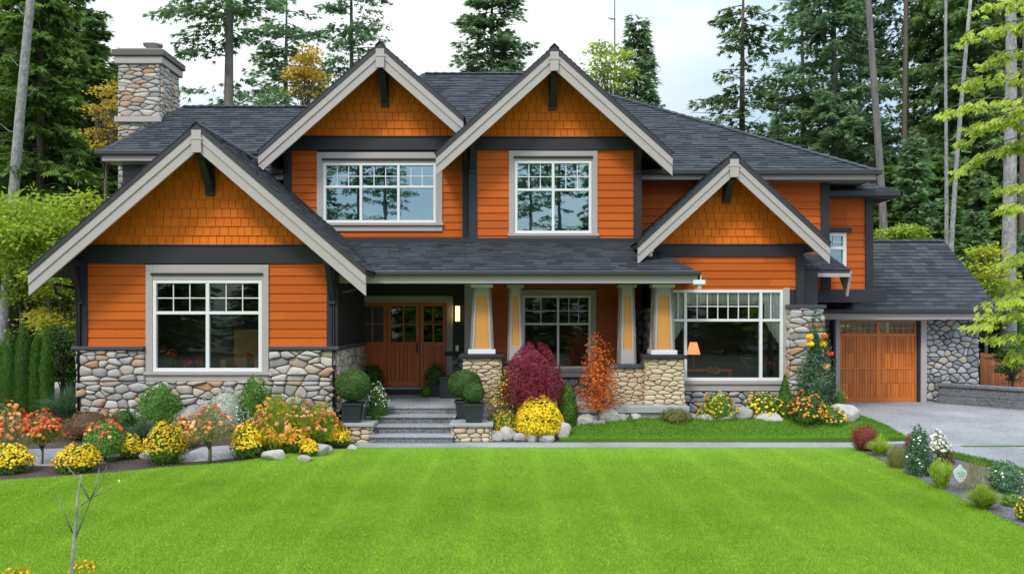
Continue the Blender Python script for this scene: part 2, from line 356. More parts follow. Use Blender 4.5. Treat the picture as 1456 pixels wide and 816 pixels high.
def stones(mb, fr, regions, sw, sh, depth=.05, gap=.012, jitter=.42, rounded=2, vary=.5):
    a0 = min(p[0] for r in regions for p in r); a1 = max(p[0] for r in regions for p in r)
    b0 = min(p[1] for r in regions for p in r); b1 = max(p[1] for r in regions for p in r)
    pts = []; v = b0-sh; row = 0
    while v < b1+sh:
        u = a0-sw*(1.5 if row % 2 else 1.0)
        while u < a1+sw:
            wd = sw*rnd.uniform(1-vary, 1+vary)
            pts.append((u+wd/2, v+rnd.uniform(-jitter, jitter)*sh)); u += wd
            if rnd.random() < .16: pts.append((u+rnd.uniform(-.2, .2)*sw, v+sh*rnd.choice((-.5, .5))))
        v += sh*rnd.uniform(.65, 1.35); row += 1
    asp = sw/sh*.85
    P = np.array([(p[0]/asp, p[1]) for p in pts])
    for i in range(len(pts)):
        d = ((P-P[i])**2).sum(1); nb = np.argsort(d)[1:15]
        c = P[i]; cell = [(c[0]-sw, c[1]-sw), (c[0]+sw, c[1]-sw), (c[0]+sw, c[1]+sw), (c[0]-sw, c[1]+sw)]
        for j in nb:
            q = P[j]; a, b = q[0]-c[0], q[1]-c[1]
            cell = clip_half(cell, a, b, a*(c[0]+q[0])/2+b*(c[1]+q[1])/2)
            if len(cell) < 3: break
        if len(cell) < 3: continue
        cell = [(x*asp, y) for x, y in cell]
        for reg in regions:
            if area(reg) < 0: reg = reg[::-1]
            q = clip_convex(cell, reg)
            if len(q) < 3 or area(q) < sw*sh*.06: continue
            cx = sum(p[0] for p in q)/len(q); cy = sum(p[1] for p in q)/len(q)
            o = []
            for p in q:
                dx, dy = p[0]-cx, p[1]-cy; L = math.hypot(dx, dy)+1e-9; s = max(.3, (L-gap)/L); o.append((cx+dx*s, cy+dy*s))
            o = chaikin(o, rounded) if rounded else o
            o = [(cx+(p[0]-cx)*(1+rnd.uniform(-.035, .035)), cy+(p[1]-cy)*(1+rnd.uniform(-.035, .035))) for p in o]
            n = len(o); dp = depth*rnd.uniform(.5, 1.35); ti = rnd.random(); tx, ty = rnd.uniform(-.25, .25), rnd.uniform(-.25, .25)
            b = len(mb.v)
            for s, d in ((1, -.01), (.97, .45), (.86, .8), (.6, .97)):
                for p in o:
                    dx, dy = (p[0]-cx)*s, (p[1]-cy)*s
                    mb.v.append(tuple(fr.at(cx+dx, cy+dy, d*dp+(dx*tx+dy*ty)*.3)))
            mb.v.append(tuple(fr.at(cx, cy, dp)))
            for r in range(3):
                for k in range(n): mb.poly([b+r*n+k, b+r*n+(k+1) % n, b+(r+1)*n+(k+1) % n, b+(r+1)*n+k], ti)
            for k in range(n): mb.poly([b+3*n+k, b+3*n+(k+1) % n, b+4*n], ti)
def roof_plane(mb, pts, h=.14, wr=(.22, .42)):
    pts = [Vector(p) for p in pts]
    n = Vector((0, 0, 0))
    for i in range(len(pts)): n += pts[i].cross(pts[(i+1) % len(pts)])
    n.normalize()
    if n.z < 0: n = -n
    v = (Vector((0, 0, 1))-n*n.z).normalized(); u = v.cross(n); o = pts[0]
    fr = Frame(o, u, v, n)
    poly = [((p-o).dot(u), (p-o).dot(v)) for p in pts]
    clad(mb, fr, [poly], h, wr, 0.006, .012, .003, tj=.014, jit=.006)
def slab(mb, pts, t=.12):
    n = len(pts); mb.add([Vector(p)-Vector((0, 0, .004)) for p in pts]+[Vector(p)-Vector((0, 0, t)) for p in pts],
        [tuple(range(n)), tuple(range(2*n-1, n-1, -1))]+[(i, n+i, n+(i+1) % n, (i+1) % n) for i in range(n)])

KG = .9464
def gp(pts, from_y=0, to_y=19.0): return [(x*KG, y*KG) if y < to_y else (x, y) for x, y in pts]
# ------------------------------------------------------------------ ground sheets
def sheet(name, poly, dz, m, res=.5, kind='structure', edge=0):
    mb = MB(); x0 = min(p[0] for p in poly); x1 = max(p[0] for p in poly); y0 = min(p[1] for p in poly); y1 = max(p[1] for p in poly)
    if area(poly) < 0: poly = poly[::-1]
    nx = int((x1-x0)/res)+1; ny = int((y1-y0)/res)+1; idx = {}
    for i in range(nx):
        for j in range(ny):
            cx, cy = x0+i*res, y0+j*res
            q = clip_convex(poly, [(cx, cy), (cx+res, cy), (cx+res, cy+res), (cx, cy+res)])
            if len(q) < 3 or abs(area(q)) < 1e-6: continue
            f = []
            for p in q:
                k = (round(p[0], 4), round(p[1], 4))
                if k not in idx: idx[k] = len(mb.v); mb.v.append((p[0], p[1], hgt(*p)+dz))
                if not f or f[-1] != idx[k]: f.append(idx[k])
            if len(f) > 1 and f[0] == f[-1]: f.pop()
            if len(set(f)) == len(f) and len(f) > 2: mb.poly(f)
    if edge:
        n = len(poly); b = len(mb.v)
        for p in poly: mb.v.append((p[0], p[1], hgt(*p)+dz)); mb.v.append((p[0], p[1], hgt(*p)+dz-edge))
        for i in range(n): j = (i+1) % n; mb.poly([b+2*i, b+2*i+1, b+2*j+1, b+2*j])
    o = mb.build(name, m, smooth=True); o['kind'] = kind; return o
# base ground to the horizon
mb = MB(); xs = [-900,-200,-60,-30]+[x*.5 for x in range(-36, 47)]+[30,60,200,900]; ys = [-900,-100,-20,0,6]+[8+.5*y for y in range(0, 41)]+[34,50,100,300,1500]
for y in ys:
    for x in xs: mb.v.append((x, y, hgt(x, y)-.03))
nx = len(xs)
for j in range(len(ys)-1):
    for i in range(nx-1): mb.poly([j*nx+i, j*nx+i+1, (j+1)*nx+i+1, (j+1)*nx+i])
tag(mb.build('ground', M['forest'], smooth=True), kind='structure')
lawn_poly = gp([(-14, 2), (6.6, 2), (6.75, 11.2), (6.95, 14), (7.3, 18.2), (-3.35, 18.2), (-3.75, 17.8), (-4.5, 16.75), (-5.4, 16.15), (-6.4, 15.8), (-7.5, 15.1), (-8.7, 14.55), (-11, 14.1), (-14, 13.8)])
sheet('lawn', lawn_poly, .008, M['turf'])
sheet('flower_bed', gp([(-14, 13.8), (-11, 14.1), (-8.7, 14.55), (-7.5, 15.1), (-6.4, 15.8), (-5.4, 16.15), (-4.5, 16.75), (-3.75, 17.8), (-3.4, 18.2), (-3.3, 19.6), (-3.3, 22), (-14, 22)]), .004, M['mulch'])
sheet('gravel_path', gp([(-13.5, 15.9), (-9.4, 15.9), (-8.4, 15.85), (-7.7, 16.1), (-7.5, 16.6), (-7.9, 17.1), (-9.0, 17.2), (-13.5, 16.9)]), .012, M['aggregate'], .25)
sheet('gravel_path', gp([(-6.3, 16.15), (-5.7, 16.3), (-5.1, 16.6), (-5.0, 17.1), (-5.5, 17.5), (-6.3, 17.3), (-6.5, 16.6)]), .012, M['aggregate'], .25)
sheet('front_path', gp([(-3.45, 18.21), (8.75, 18.21), (8.9, 18.96), (-3.45, 18.96)]), .01, M['aggregate'], .25)
sheet('entry_bed', [(-1.2, 17.96), (1.35, 17.96), (1.35, 19.6), (-1.2, 19.6)], .006, M['mulch'], .25)
strip_poly = [(1.0, 17.98), (8.35, 17.98), (8.45, 20.2), (8.3, 22.0), (7.75, 20.4), (7.0, 19.02), (4.7, 19.1), (3.2, 19.1), (2.0, 18.98), (1.25, 18.55)]
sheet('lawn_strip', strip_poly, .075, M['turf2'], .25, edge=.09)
sheet('house_bed', [(1.2, 18.4), (8.0, 18.4), (8.3, 22.0), (8.3, 24.2), (1.2, 22)], .01, M['mulch'], .25)
sheet('driveway', [(8.62, 24.3), (8.5, 22), (8.4, 17.95), (8.56, 16.1), (8.85, 14.6), (8.95, 11.3), (9.0, 4), (30, 4), (30, 24.3)], .012, M['aggregate'])
bed_r = gp([(6.6, 2), (6.75, 11.2), (6.95, 14), (7.3, 18.2), (7.5, 18.75), (8.75, 18.6), (9.0, 17.2), (9.3, 15.4), (9.4, 12), (9.45, 4), (9.4, 2)])
sheet('side_bed', bed_r, .016, M['graymulch'])
sg_poly = gp([(8.55, 18.3), (8.85, 18.0), (9.15, 16.6), (9.32, 15.2), (9.38, 13.8), (9.05, 13.9), (8.75, 16.0)])
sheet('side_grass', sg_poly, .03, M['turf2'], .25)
sheet('grass_joint', gp([(9.6, 18.15), (14.5, 18.35), (14.5, 18.47), (9.6, 18.27)]), .02, M['turf2'], .25)
# lawn blades
def inside(poly, x, y):
    r = np.zeros(len(x), bool); n = len(poly)
    for i in range(n):
        (x0, y0), (x1, y1) = poly[i], poly[(i+1) % n]
        c = ((y0 > y) != (y1 > y)) & (x < (x1-x0)*(y-y0)/(y1-y0+1e-12)+x0); r ^= c
    return r
def blades(name, poly, n, h, wd, m, dz, label_stuff, near=False):
    xs = np.array([p[0] for p in poly]); ysn = np.array([p[1] for p in poly])
    x = rng.uniform(max(xs.min(), -13), xs.max(), n)
    y = rng.uniform(max(ysn.min(), 8.5), ysn.max(), n)
    if near: y = 8.5+(y-8.5)*rng.uniform(.35, 1, n)**.7
    k = inside(poly, x, y) & (np.abs(x) < y*.62+1); x, y = x[k], y[k]; n = len(x)
    z = np.array([hgt(a, b) for a, b in zip(x, y)])+dz
    a = rng.uniform(0, 2*PI, n); hh = h*rng.uniform(.5, 1.2, n); lean = rng.uniform(0, .8, n)*hh; b = rng.uniform(0, 2*PI, n)
    V = np.zeros((n, 3, 3)); dx, dy = np.cos(a)*wd/2, np.sin(a)*wd/2
    V[:, 0] = np.stack([x-dx, y-dy, z], 1); V[:, 1] = np.stack([x+dx, y+dy, z], 1); V[:, 2] = np.stack([x+np.cos(b)*lean, y+np.sin(b)*lean, z+hh], 1)
    me = fastmesh(name, V.reshape(-1, 3), 3, rng.uniform(0, 1, n)); o = link(name, me, m); tag(o, label_stuff, 'grass', kind='stuff')
blades('lawn_grass', lawn_poly, 900000, .027, .008, M['blade'], .008, 'short bright green mown grass of the front lawn', True)
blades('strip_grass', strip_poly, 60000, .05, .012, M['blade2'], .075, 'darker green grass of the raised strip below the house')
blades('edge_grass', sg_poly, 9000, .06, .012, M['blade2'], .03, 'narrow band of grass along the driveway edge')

# ------------------------------------------------------------------ the house
H = empty('house', (0, 21, 0), 'large orange craftsman house with dark roofs, stone bases and an attached garage', 'house')
def part(mb, name, m, parent=None, **k): return mb.build(name, M[m] if isinstance(m, str) else m, parent or H, **k)
def window(x0, x1, z0, z1, Y, cols, split, grids, glass='glass_hi', trim=.16, sill=True, fw=.065, top=.0, frame='white', tr='taupe', depth=.05):
    """x0..z1 is the white frame's outside; cols = fractions; split = height fraction of the lower lights"""
    m = MB(); y0, y1 = Y-.035, Y+.06
    m.box(x0, x0+fw, y0, y1, z0, z1); m.box(x1-fw, x1, y0, y1, z0, z1); m.box(x0+fw, x1-fw, y0, y1, z0, z0+fw); m.box(x0+fw, x1-fw, y0, y1, z1-fw, z1)
    a = x0; ed = []
    for i, c in enumerate(cols):
        b = a+(x1-x0)*c; ed.append((a+(fw if i == 0 else fw*.5), b-(fw if i == len(cols)-1 else fw*.5)))
        if i < len(cols)-1: m.box(b-fw*.5, b+fw*.5, y0+.004, y1-.004, z0+fw, z1-fw)
        a = b
    zs = z0+(z1-z0)*split
    for (a, b), g in zip(ed, grids):
        if split < 1:
            m.box(a, b, y0+.008, y1-.008, zs-fw*.45, zs+fw*.45)
            gx, gy = g
            for i in range(1, gx): xx = a+(b-a)*i/gx; m.box(xx-.011, xx+.011, Y+.004, Y+.03, zs+fw*.45, z1-fw)
            for i in range(1, gy): zz = zs+(z1-fw-zs)*i/gy; m.box(a, b, Y+.006, Y+.028, zz-.011, zz+.011)
    wdw = part(m, 'window', frame, bevel=.006)
    p = MB(); p.add([(x0+fw*.5, Y+.036, z0+fw*.5), (x1-fw*.5, Y+.036, z0+fw*.5), (x1-fw*.5, Y+.036, z1-fw*.5), (x0+fw*.5, Y+.036, z1-fw*.5)], [(0, 1, 2, 3)]); o = part(p, 'pane', glass, wdw)
    if trim:
        t = MB(); ty = Y-.05; T = trim
        t.box(x0-T, x0-.002, ty, Y+.02, z0, z1+T+top); t.box(x1+.002, x1+T, ty, Y+.02, z0, z1+T+top); t.box(x0-.002, x1+.002, ty+.004, Y+.02, z1+.002, z1+T+top)
        part(t, 'trim', tr, wdw, bevel=.005)
        if top:
            c = MB(); c.box(x0-.03, x1+.03, ty-.03, ty, z1+top*.55, z1+top*.55+.05); part(c, 'head_moulding', 'dark', wdw)
        if sill:
            s = MB(); s.box(x0-T-.03, x1+T+.03, Y-.10, Y+.02, z0-.07, z0-.002); s.box(x0-T, x1+T, Y-.052, Y+.02, z0-.07-.14, z0-.07-.002); part(s, 'sill', tr, wdw, bevel=.005)
    return wdw
def curtain_box(x0, x1, z0, z1, Y):      # dark room behind a window
    m = MB(); d = 2.6
    m.add([(x0-.8, Y+.3, z0-.8), (x1+.8, Y+.3, z0-.8), (x1+.8, Y+d, z0-.8), (x0-.8, Y+d, z0-.8), (x0-.8, Y+.3, z1+.3), (x1+.8, Y+.3, z1+.3), (x1+.8, Y+d, z1+.3), (x0-.8, Y+d, z1+.3)],
          [(0, 1, 2, 3), (7, 6, 5, 4), (3, 2, 6, 7), (0, 3, 7, 4), (1, 5, 6, 2)])
    return part(m, 'room_interior', 'room')
def wall_block(x0, x1, z0, z1, Y, holes, t=.12, m='dark'):
    b = MB()
    for r in rects(x0, x1, z0, z1, holes): b.box(r[0], r[1], Y+.004, Y+t, r[2], r[3])
    return part(b, 'wall', m)
def siding(polys, Y, m='siding', h=.185, v0=0, fr=None):
    groups = []
    for p in polys:
        bb = (min(q[0] for q in p), max(q[0] for q in p), min(q[1] for q in p), max(q[1] for q in p)); hit = [g for g in groups if any(bb[0] <= o[0][1]+.01 and bb[1] >= o[0][0]-.01 and bb[2] <= o[0][3]+.01 and bb[3] >= o[0][2]-.01 for o in g)]
        new = [(bb, p)]
        for g in hit: new += g; groups.remove(g)
        groups.append(new)
    for g in groups:
        b = MB(); clad(b, fr or front(Y), [p for _, p in g], h, (2.2, 4.2), .003, .024, .004, v0=v0, tintr=(0, 1)); part(b, 'siding', m)
def gable_shakes(xc, zp, s, zb, Y, hw=None, h=.20):
    d = .13; top = zp-d; hw_ = (top-zb)/s
    if hw: poly = [(xc-hw, zb), (xc+hw, zb), (xc+hw, top-s*hw), (xc, top), (xc-hw, top-s*hw)] if hw < hw_ else [(xc-hw_, zb), (xc+hw_, zb), (xc, top)]
    else: poly = [(xc-hw_, zb), (xc+hw_, zb), (xc, top)]
    b = MB(); clad(b, front(Y), [poly], h, (.15, .22), .010, .026, .006, v0=zb, jit=.002, tj=.006, tintr=(.2, .8)); part(b, 'cedar_shingles', 'shake')
    c = MB(); c.prism_y(poly, Y+.004, Y+.1); part(c, 'gable_wall', 'dark')
def gable_roof(xc, zp, w, s, y0, y1, bh=.46, wl=None, wr=None, nofront=False):
    wl = wl or w; wr = wr or w; t = .13
    b = MB()
    for sg, ww in ((-1, wl), (1, wr)):
        pts = [(xc, zp), (xc+sg*ww, zp-s*ww), (xc+sg*ww, zp-s*ww-t), (xc, zp-t)]
        if sg > 0: pts = pts[::-1]
        b.prism_y(pts if area(pts) > 0 else pts[::-1], y0-.07, y1)
    part(b, 'roof_deck', 'roofedge')
    r = MB()
    for sg, ww in ((-1, wl), (1, wr)):
        roof_plane(r, [(xc, y0-.08, zp+.002), (xc+sg*ww*1.01, y0-.08, zp-s*ww*1.01+.002), (xc+sg*ww*1.01, y1, zp-s*ww*1.01+.002), (xc, y1, zp+.002)])
    part(r, 'roof', 'roof')
    rc = MB(); rc.prism_y([(xc-.12, zp-.12*s+.02), (xc, zp+.02), (xc+.12, zp-.12*s+.02), (xc+.12, zp-.12*s+.045), (xc, zp+.05), (xc-.12, zp-.12*s+.045)], y0-.1, y1); part(rc, 'ridge_cap', 'roof')
    for sg, ww in ((-1, wl), (1, wr)):
        g = MB()
        for (d0, d1, yy, cut) in ((t+.0, t+bh*.45, y0-.055, 0), (t+bh*.45-.01, t+bh, y0-.03, .0)):
            pts = [(xc, zp-d0), (xc+sg*ww, zp-s*ww-d0), (xc+sg*ww, zp-s*ww-d1), (xc, zp-d1)]
            g.prism_y(pts if area(pts) > 0 else pts[::-1], yy, y0+.03)
        part(g, 'barge_board', 'taupe', bevel=.006)
        # soffit lining
        f = MB(); pts = [(xc, zp-t-.003), (xc+sg*ww*.99, zp-s*ww*.99-t-.003), (xc+sg*ww*.99, zp-s*ww*.99-t-.03), (xc, zp-t-.03)]
        f.prism_y(pts if area(pts) > 0 else pts[::-1], y0+.031, y1-.02); part(f, 'soffit', 'soffit')
    k = MB(); k.box(xc-.1, xc+.1, y0-.09, y0-.056, zp-t-bh-.05, zp-t-.02); k.box(xc-.13, xc+.13, y0-.1, y0-.09, zp-t-bh*.5, zp-t-bh*.5+.04); part(k, 'peak_block', 'taupe', bevel=.006)
def knee_brace(x, z, Y, out_=.7, drop=.75, wd=.14):
    m = MB(); a = wd/2
    m.box(x-a, x+a, Y-out_, Y-.03, z-.15, z)             # arm
    m.box(x-a, x+a, Y-.1, Y-.03, z-drop, z-.152)            # back
    m.prism_x([(Y-out_+.1, z-.152), (Y-out_+.25, z-.152), (Y-.1, z-drop+.25), (Y-.1, z-drop+.06)], x-a*.8, x+a*.8)
    part(m, 'knee_brace', 'dark', bevel=.006)
# ---- left wing
YL = 18.7
lx0, lx1 = X_(110, YL), X_(478, YL); lzc = 2.08
xc, zp, sw_ = X_(281, 17.9), Z_(176, 17.9), .862
wb = (X_(218, YL), X_(373, YL), Z_(528, YL), Z_(398, YL))
hole = (wb[0]-.02, wb[1]+.02, wb[2]-.02, wb[3]+.02)
wall_block(lx0, lx1, .1, 4.34, YL, [hole])
st = MB(); stones(st, front(YL-.02), [rp4((lx0, lx1, .2, 1.385)), rp4((lx0, wb[0]-.16, 1.385, lzc-.02)), rp4((wb[1]+.16, lx1, 1.385, lzc-.02))], .36, .165, .08, .006, vary=.65)
stones(st, east(lx1), [rp4((YL, 22.3, .7, lzc-.02))], .34, .185, .06)
part(st, 'stone_veneer', 'river', smooth=True)
mo = MB(); [mo.box(r[0], r[1], YL-.022, YL+.003, r[2], r[3]) for r in rects(lx0, lx1, .1, lzc-.01, [hole])]; mo.box(lx1-.03, lx1-.002, YL, 22.3, .1, lzc); part(mo, 'mortar_bed', 'mortar')
cp = MB(); cp.box(lx0-.08, wb[0]-.165, YL-.13, YL, lzc-.01, lzc+.07); part(cp, 'stone_cap', 'cap', bevel=.01); cp = MB(); cp.box(wb[1]+.165, lx1+.08, YL-.13, YL, lzc-.01, lzc+.07); cp.box(lx1-.01, lx1+.08, YL, 22.25, lzc-.01, lzc+.07); part(cp, 'stone_cap', 'cap', bevel=.01)
wx0, wx1 = wb[0]-.155, wb[1]+.155
siding([rp4((lx0+.24, wx0, lzc+.07, Z_(375, YL))), rp4((wx1, lx1-.2, lzc+.07, Z_(375, YL)))], YL, v0=lzc+.07, h=.193)
cb = MB(); cb.box(lx0-.02, lx0+.24, YL-.045, YL+.1, lzc+.07, Z_(375, YL)-.002); part(cb, 'corner_board', 'dark', bevel=.005)
cb = MB(); cb.box(lx1-.2, lx1+.04, YL-.045, YL+.1, lzc+.07, Z_(375, YL)-.002); part(cb, 'corner_board', 'dark', bevel=.005)
bb = MB(); bb.box(lx0-.02, lx1+.02, YL-.06, YL+.03, Z_(375, YL), Z_(350, YL)); bb.box(lx0-.04, lx1+.04, YL-.085, YL+.03, Z_(350, YL)+.001, Z_(350, YL)+.03); part(bb, 'belt_board', 'dark', bevel=.005)
gable_shakes(X_(281, YL)-.0, zp, sw_, Z_(350, YL)+.03, YL)
gable_roof(xc, zp, (520-41)/2*17.9/F, sw_, 17.9, 24.0, .44)
knee_brace(lx0+.1, 4.02, YL, .62, .95, .13); knee_brace(lx1-.08, 4.02, YL, .62, .95, .15); knee_brace(xc, zp-.55, YL, .72, .85, .2)
window(*wb, YL, (.5, .5), .64, ((3, 2), (3, 2)), 'glass_lo', .15, True, .075, .18)
curtain_box(wb[0], wb[1], wb[2], wb[3], YL)
sd = MB(); sd.box(lx1-.01, lx1+.0, YL+.01, 22.3, lzc+.06, 3.7); part(sd, 'side_wall', 'navy')
sd = MB(); sd.box(lx0, lx0+.1, YL+.12, 24, .1, 4.3); part(sd, 'side_wall', 'greysiding')
# dark downspout at the left eave
ds = MB(); ds.tube([W(77, 404, 18.3), W(80, 417, 18.4), W(112, 432, 18.62), (X_(112, 18.62), 18.62, .4)], .035, 8); ds.tube([W(78, 404, 18.3), W(105, 409, 18.6)], .03, 8); part(ds, 'downspout', 'metal', smooth=True)
ds = MB(); ds.tube([W(508, 410, 18.6), W(490, 416, 18.75), W(474, 420, 18.66), (X_(474.5, 18.62), 18.62, .5)], .035, 8); part(ds, 'downspout', 'metal', smooth=True)
# ---- upper bays
def bay(Y, pxl, pxr, zb, belt, peak, hw, s, yb, y1, win, wl=None, wr=None):
    a, b = X_(pxl, Y), X_(pxr, Y); zt = Z_(belt[1], Y); z1 = Z_(belt[0], Y)
    wx = (X_(win[0], Y), X_(win[1], Y), Z_(win[3], Y), Z_(win[2], Y)); T = win[4]
    hl = (wx[0]-.02, wx[1]+.02, wx[2]-.02, wx[3]+.02)
    wall_block(a, b, zb, z1, Y, [hl])
    siding([rp4(r) for r in rects(a+.18, b-.18, zb, zt, [(wx[0]-T, wx[1]+T, wx[2]-.2, 9)])], Y, v0=zb)
    for q in (a-.02, b-.18):
        c = MB(); c.box(q, q+.2, Y-.05, Y+.5, zb, zt-.002); part(c, 'corner_board', 'dark', bevel=.005)
    sw2 = MB(); sw2.box(a+.002, a+.1, Y+.13, 21.9, zb, z1); part(sw2, 'side_wall', 'siding'); sw2 = MB(); sw2.box(b-.1, b-.002, Y+.13, 21.9, zb, z1); part(sw2, 'side_wall', 'siding')
    c = MB(); c.box(a-.03, b+.03, Y-.07, Y+.03, zt, z1); c.box(a-.05, b+.05, Y-.095, Y+.03, z1+.001, z1+.03); part(c, 'belt_board', 'dark', bevel=.005)
    gx, gz = X_(peak[0], yb), Z_(peak[1], yb)
    gable_shakes(gx, gz, s, z1+.03, Y)
    gable_roof(gx, gz, hw*yb/F, s, yb, y1, .42, wl, wr)
    knee_brace(gx, gz-.52, Y, .72, .8, .19)
    for q in (a+.08, b-.08): knee_brace(q, z1-.06, Y, .7, .8, .14)
    window(*wx, Y, *win[5:8], 'glass_hi', T, True, .065, .10)
    curtain_box(*wx, Y)
bay(21.2, 405, 668, 4.4, (196, 214), (541, 62), 173, .885, 20.4, 26.0, (460, 620, 232, 317, .16, (1/3, 1/3, 1/3), .60, ((3, 2), (3, 2), (3, 2))), None, 118*20.4/F)
bay(20.8, 668, 911, 4.4, (197, 214), (788, 66), 168, .90, 20.0, 26.0, (732, 841, 229, 332, .145, (.5, .5), .60, ((3, 2), (3, 2))))
# ---- main second floor wall, behind
wall_block(-6.4, 8.08, 3.5, 6.42, 21.8, [(-5.0, 2.9, 3.5, 6.4)])
siding([rp4((3.0, 7.9, 4.0, 6.3)), rp4((-6.4, -5.5, 4.0, 6.3))], 21.8, v0=0)
c = MB(); c.box(7.88, 8.1, 21.75, 22.0, 3.5, 6.3); part(c, 'corner_board', 'dark')
sf = MB(); sf.box(-6.6, -5.67, 21.24, 21.8, 6.22, 6.26); part(sf, 'soffit', 'soffit'); sf = MB(); sf.box(3.14, 9.0, 21.24, 21.8, 6.22, 6.26); sf.box(8.1, 9.0, 21.8, 33, 6.22, 6.26); part(sf, 'soffit', 'soffit')
gt = MB(); gt.box(-6.75, -5.67, 21.08, 21.2, 6.31, 6.44); part(gt, 'gutter', 'roofedge', bevel=.02); gt = MB(); gt.box(3.14, 9.06, 21.08, 21.2, 6.31, 6.44); gt.box(9.04, 9.16, 21.08, 33, 6.31, 6.44); part(gt, 'gutter', 'roofedge', bevel=.02)
fa = MB(); fa.box(-6.7, -5.67, 21.2, 21.24, 6.2, 6.36); part(fa, 'fascia', 'taupe'); fa = MB(); fa.box(3.14, 9.0, 21.2, 21.24, 6.2, 6.36); fa.box(9.0, 9.04, 21.2, 33, 6.2, 6.36); part(fa, 'fascia', 'taupe')
# recessed right block
siding([rp4(r) for r in rects(8.08, 9.28, 3.5, 6.1, [(7.9, X_(1204, 22.4), Z_(392, 22.4), Z_(326, 22.4))])], 22.4, v0=0)
wall_block(8.08, 9.4, 3.4, 6.1, 22.4, [(8.1, X_(1202, 22.4)-.02, Z_(388, 22.4)+.02, Z_(331, 22.4)-.02)])
c = MB(); c.box(9.26, 9.46, 22.34, 22.6, 3.45, 6.1); part(c, 'corner_board', 'dark')
sw3 = MB(); sw3.box(9.36, 9.44, 22.6, 30, 3.49, 6.1); part(sw3, 'side_wall', 'siding')
window(8.12, X_(1203, 22.4), Z_(388, 22.4), Z_(331, 22.4), 22.4, (1.,), .62, ((2, 2),), 'glass_hi', 0, False, .09)
c = MB(); c.box(8.08, X_(1209, 22.4), 22.3, 22.4, Z_(331, 22.4)+.01, Z_(326, 22.4)+.03); part(c, 'window_head', 'dark')
curtain_box(8.2, 8.6, 4, 5, 22.5)
r = MB(); roof_plane(r, [(7.8, 21.95, 6.0), (10.0, 21.95, 6.0), (9.2, 23.2, 6.55), (7.8, 23.2, 6.55)]); roof_plane(r, [(10.0, 21.95, 6.0), (10.0, 25, 6.0), (9.2, 23.2, 6.55)]); part(r, 'roof', 'roof')
c = MB(); c.box(7.9, 10.02, 21.9, 21.98, 5.9, 6.02); c.box(9.98, 10.06, 21.9, 25, 5.9, 6.02); c.box(8.1, 9.97, 21.99, 22.4, 5.88, 5.92); part(c, 'gutter', 'roofedge')
# beam below and small shed roof
c = MB(); c.box(7.0, 9.5, 21.62, 21.95, Z_(430, 21.7), Z_(412, 21.7)); c.box(9.3, 9.5, 21.96, 24, Z_(430, 21.7), Z_(412, 21.7)); c.box(7.0, 9.5, 21.96, 24.2, 3.2, 3.26); part(c, 'beam', 'dark', bevel=.01)
siding([rp4((7.0, 8.05, 3.48, 4.6))], 21.7, v0=0); 
c = MB(); c.box(7.86, 8.1, 21.66, 21.72, 3.5, 4.3); part(c, 'corner_board', 'dark')
r = MB(); A_ = (6.93, 20.75, 3.93); B_ = (8.22, 20.75, 3.93); roof_plane(r, [A_, B_, (7.98, 21.75, 4.42), (6.93, 21.75, 4.42)]); roof_plane(r, [B_, (8.3, 21.75, 3.93), (7.98, 21.75, 4.42)]); part(r, 'awning_roof', 'roof')
c = MB(); slab(c, [(6.93, 20.75, 3.92), (8.22, 20.75, 3.92), (7.98, 21.75, 4.40), (6.93, 21.75, 4.40)], .1); part(c, 'roof_deck', 'roofedge')
c = MB(); c.box(6.93, 8.2, 20.71, 20.76, 3.76, 3.85); c.prism_x([(20.72, 3.80), (21.7, 4.28), (21.7, 3.6), (21.3, 3.45)], 6.88, 6.93); c.prism_x([(20.72, 3.88), (21.4, 4.0), (21.4, 3.8), (20.95, 3.3)], 8.2, 8.26); part(c, 'fascia', 'taupe')
# ---- main roof
A_, B_, C_, D_ = (-6.7, 21.15, 6.42), (9.06, 21.15, 6.42), (9.06, 33, 6.42), (-6.7, 33, 6.42); R1, R2 = (-2.74, 27.05, 10.5), (.71, 27.05, 10.5)
def RZ(y): return 6.42+(y-21.15)*(10.5-6.42)/(27.05-21.15)
def RXL(y): return -6.7+(y-21.15)*(-2.74+6.7)/(27.05-21.15)
YC = 22.2
r = MB(); roof_plane(r, [(3.1, 21.15, 6.42), B_, (9.06+(.71-9.06)*(YC-21.15)/5.9, YC, RZ(YC)), (3.1, YC, RZ(YC))]); roof_plane(r, [(RXL(YC), YC, RZ(YC)), (9.06+(.71-9.06)*(YC-21.15)/5.9, YC, RZ(YC)), R2, R1]); roof_plane(r, [A_, (-5.68, 21.15, 6.42), (-5.68, YC, RZ(YC)), (RXL(YC), YC, RZ(YC))]); roof_plane(r, [B_, C_, R2], .3, (.4, .8)); roof_plane(r, [C_, D_, R1, R2], .4, (.8, 1.6)); roof_plane(r, [D_, A_, R1], .3, (.4, .8)); part(r, 'roof', 'roof')
r = MB(); n = 0
r.add([Vector(p)-Vector((0, 0, .02)) for p in (A_, B_, C_, D_, R1, R2, (RXL(YC), YC, RZ(YC)), (9.06+(.71-9.06)*(YC-21.15)/5.9, YC, RZ(YC)), (3.1, 21.15, 6.42), (3.1, YC, RZ(YC)), (-5.68, 21.15, 6.42), (-5.68, YC, RZ(YC)))], [(6, 7, 5, 4), (8, 1, 7, 9), (0, 10, 11, 6), (1, 2, 5), (2, 3, 4, 5), (3, 0, 4)]); part(r, 'roof_deck', 'roofedge')
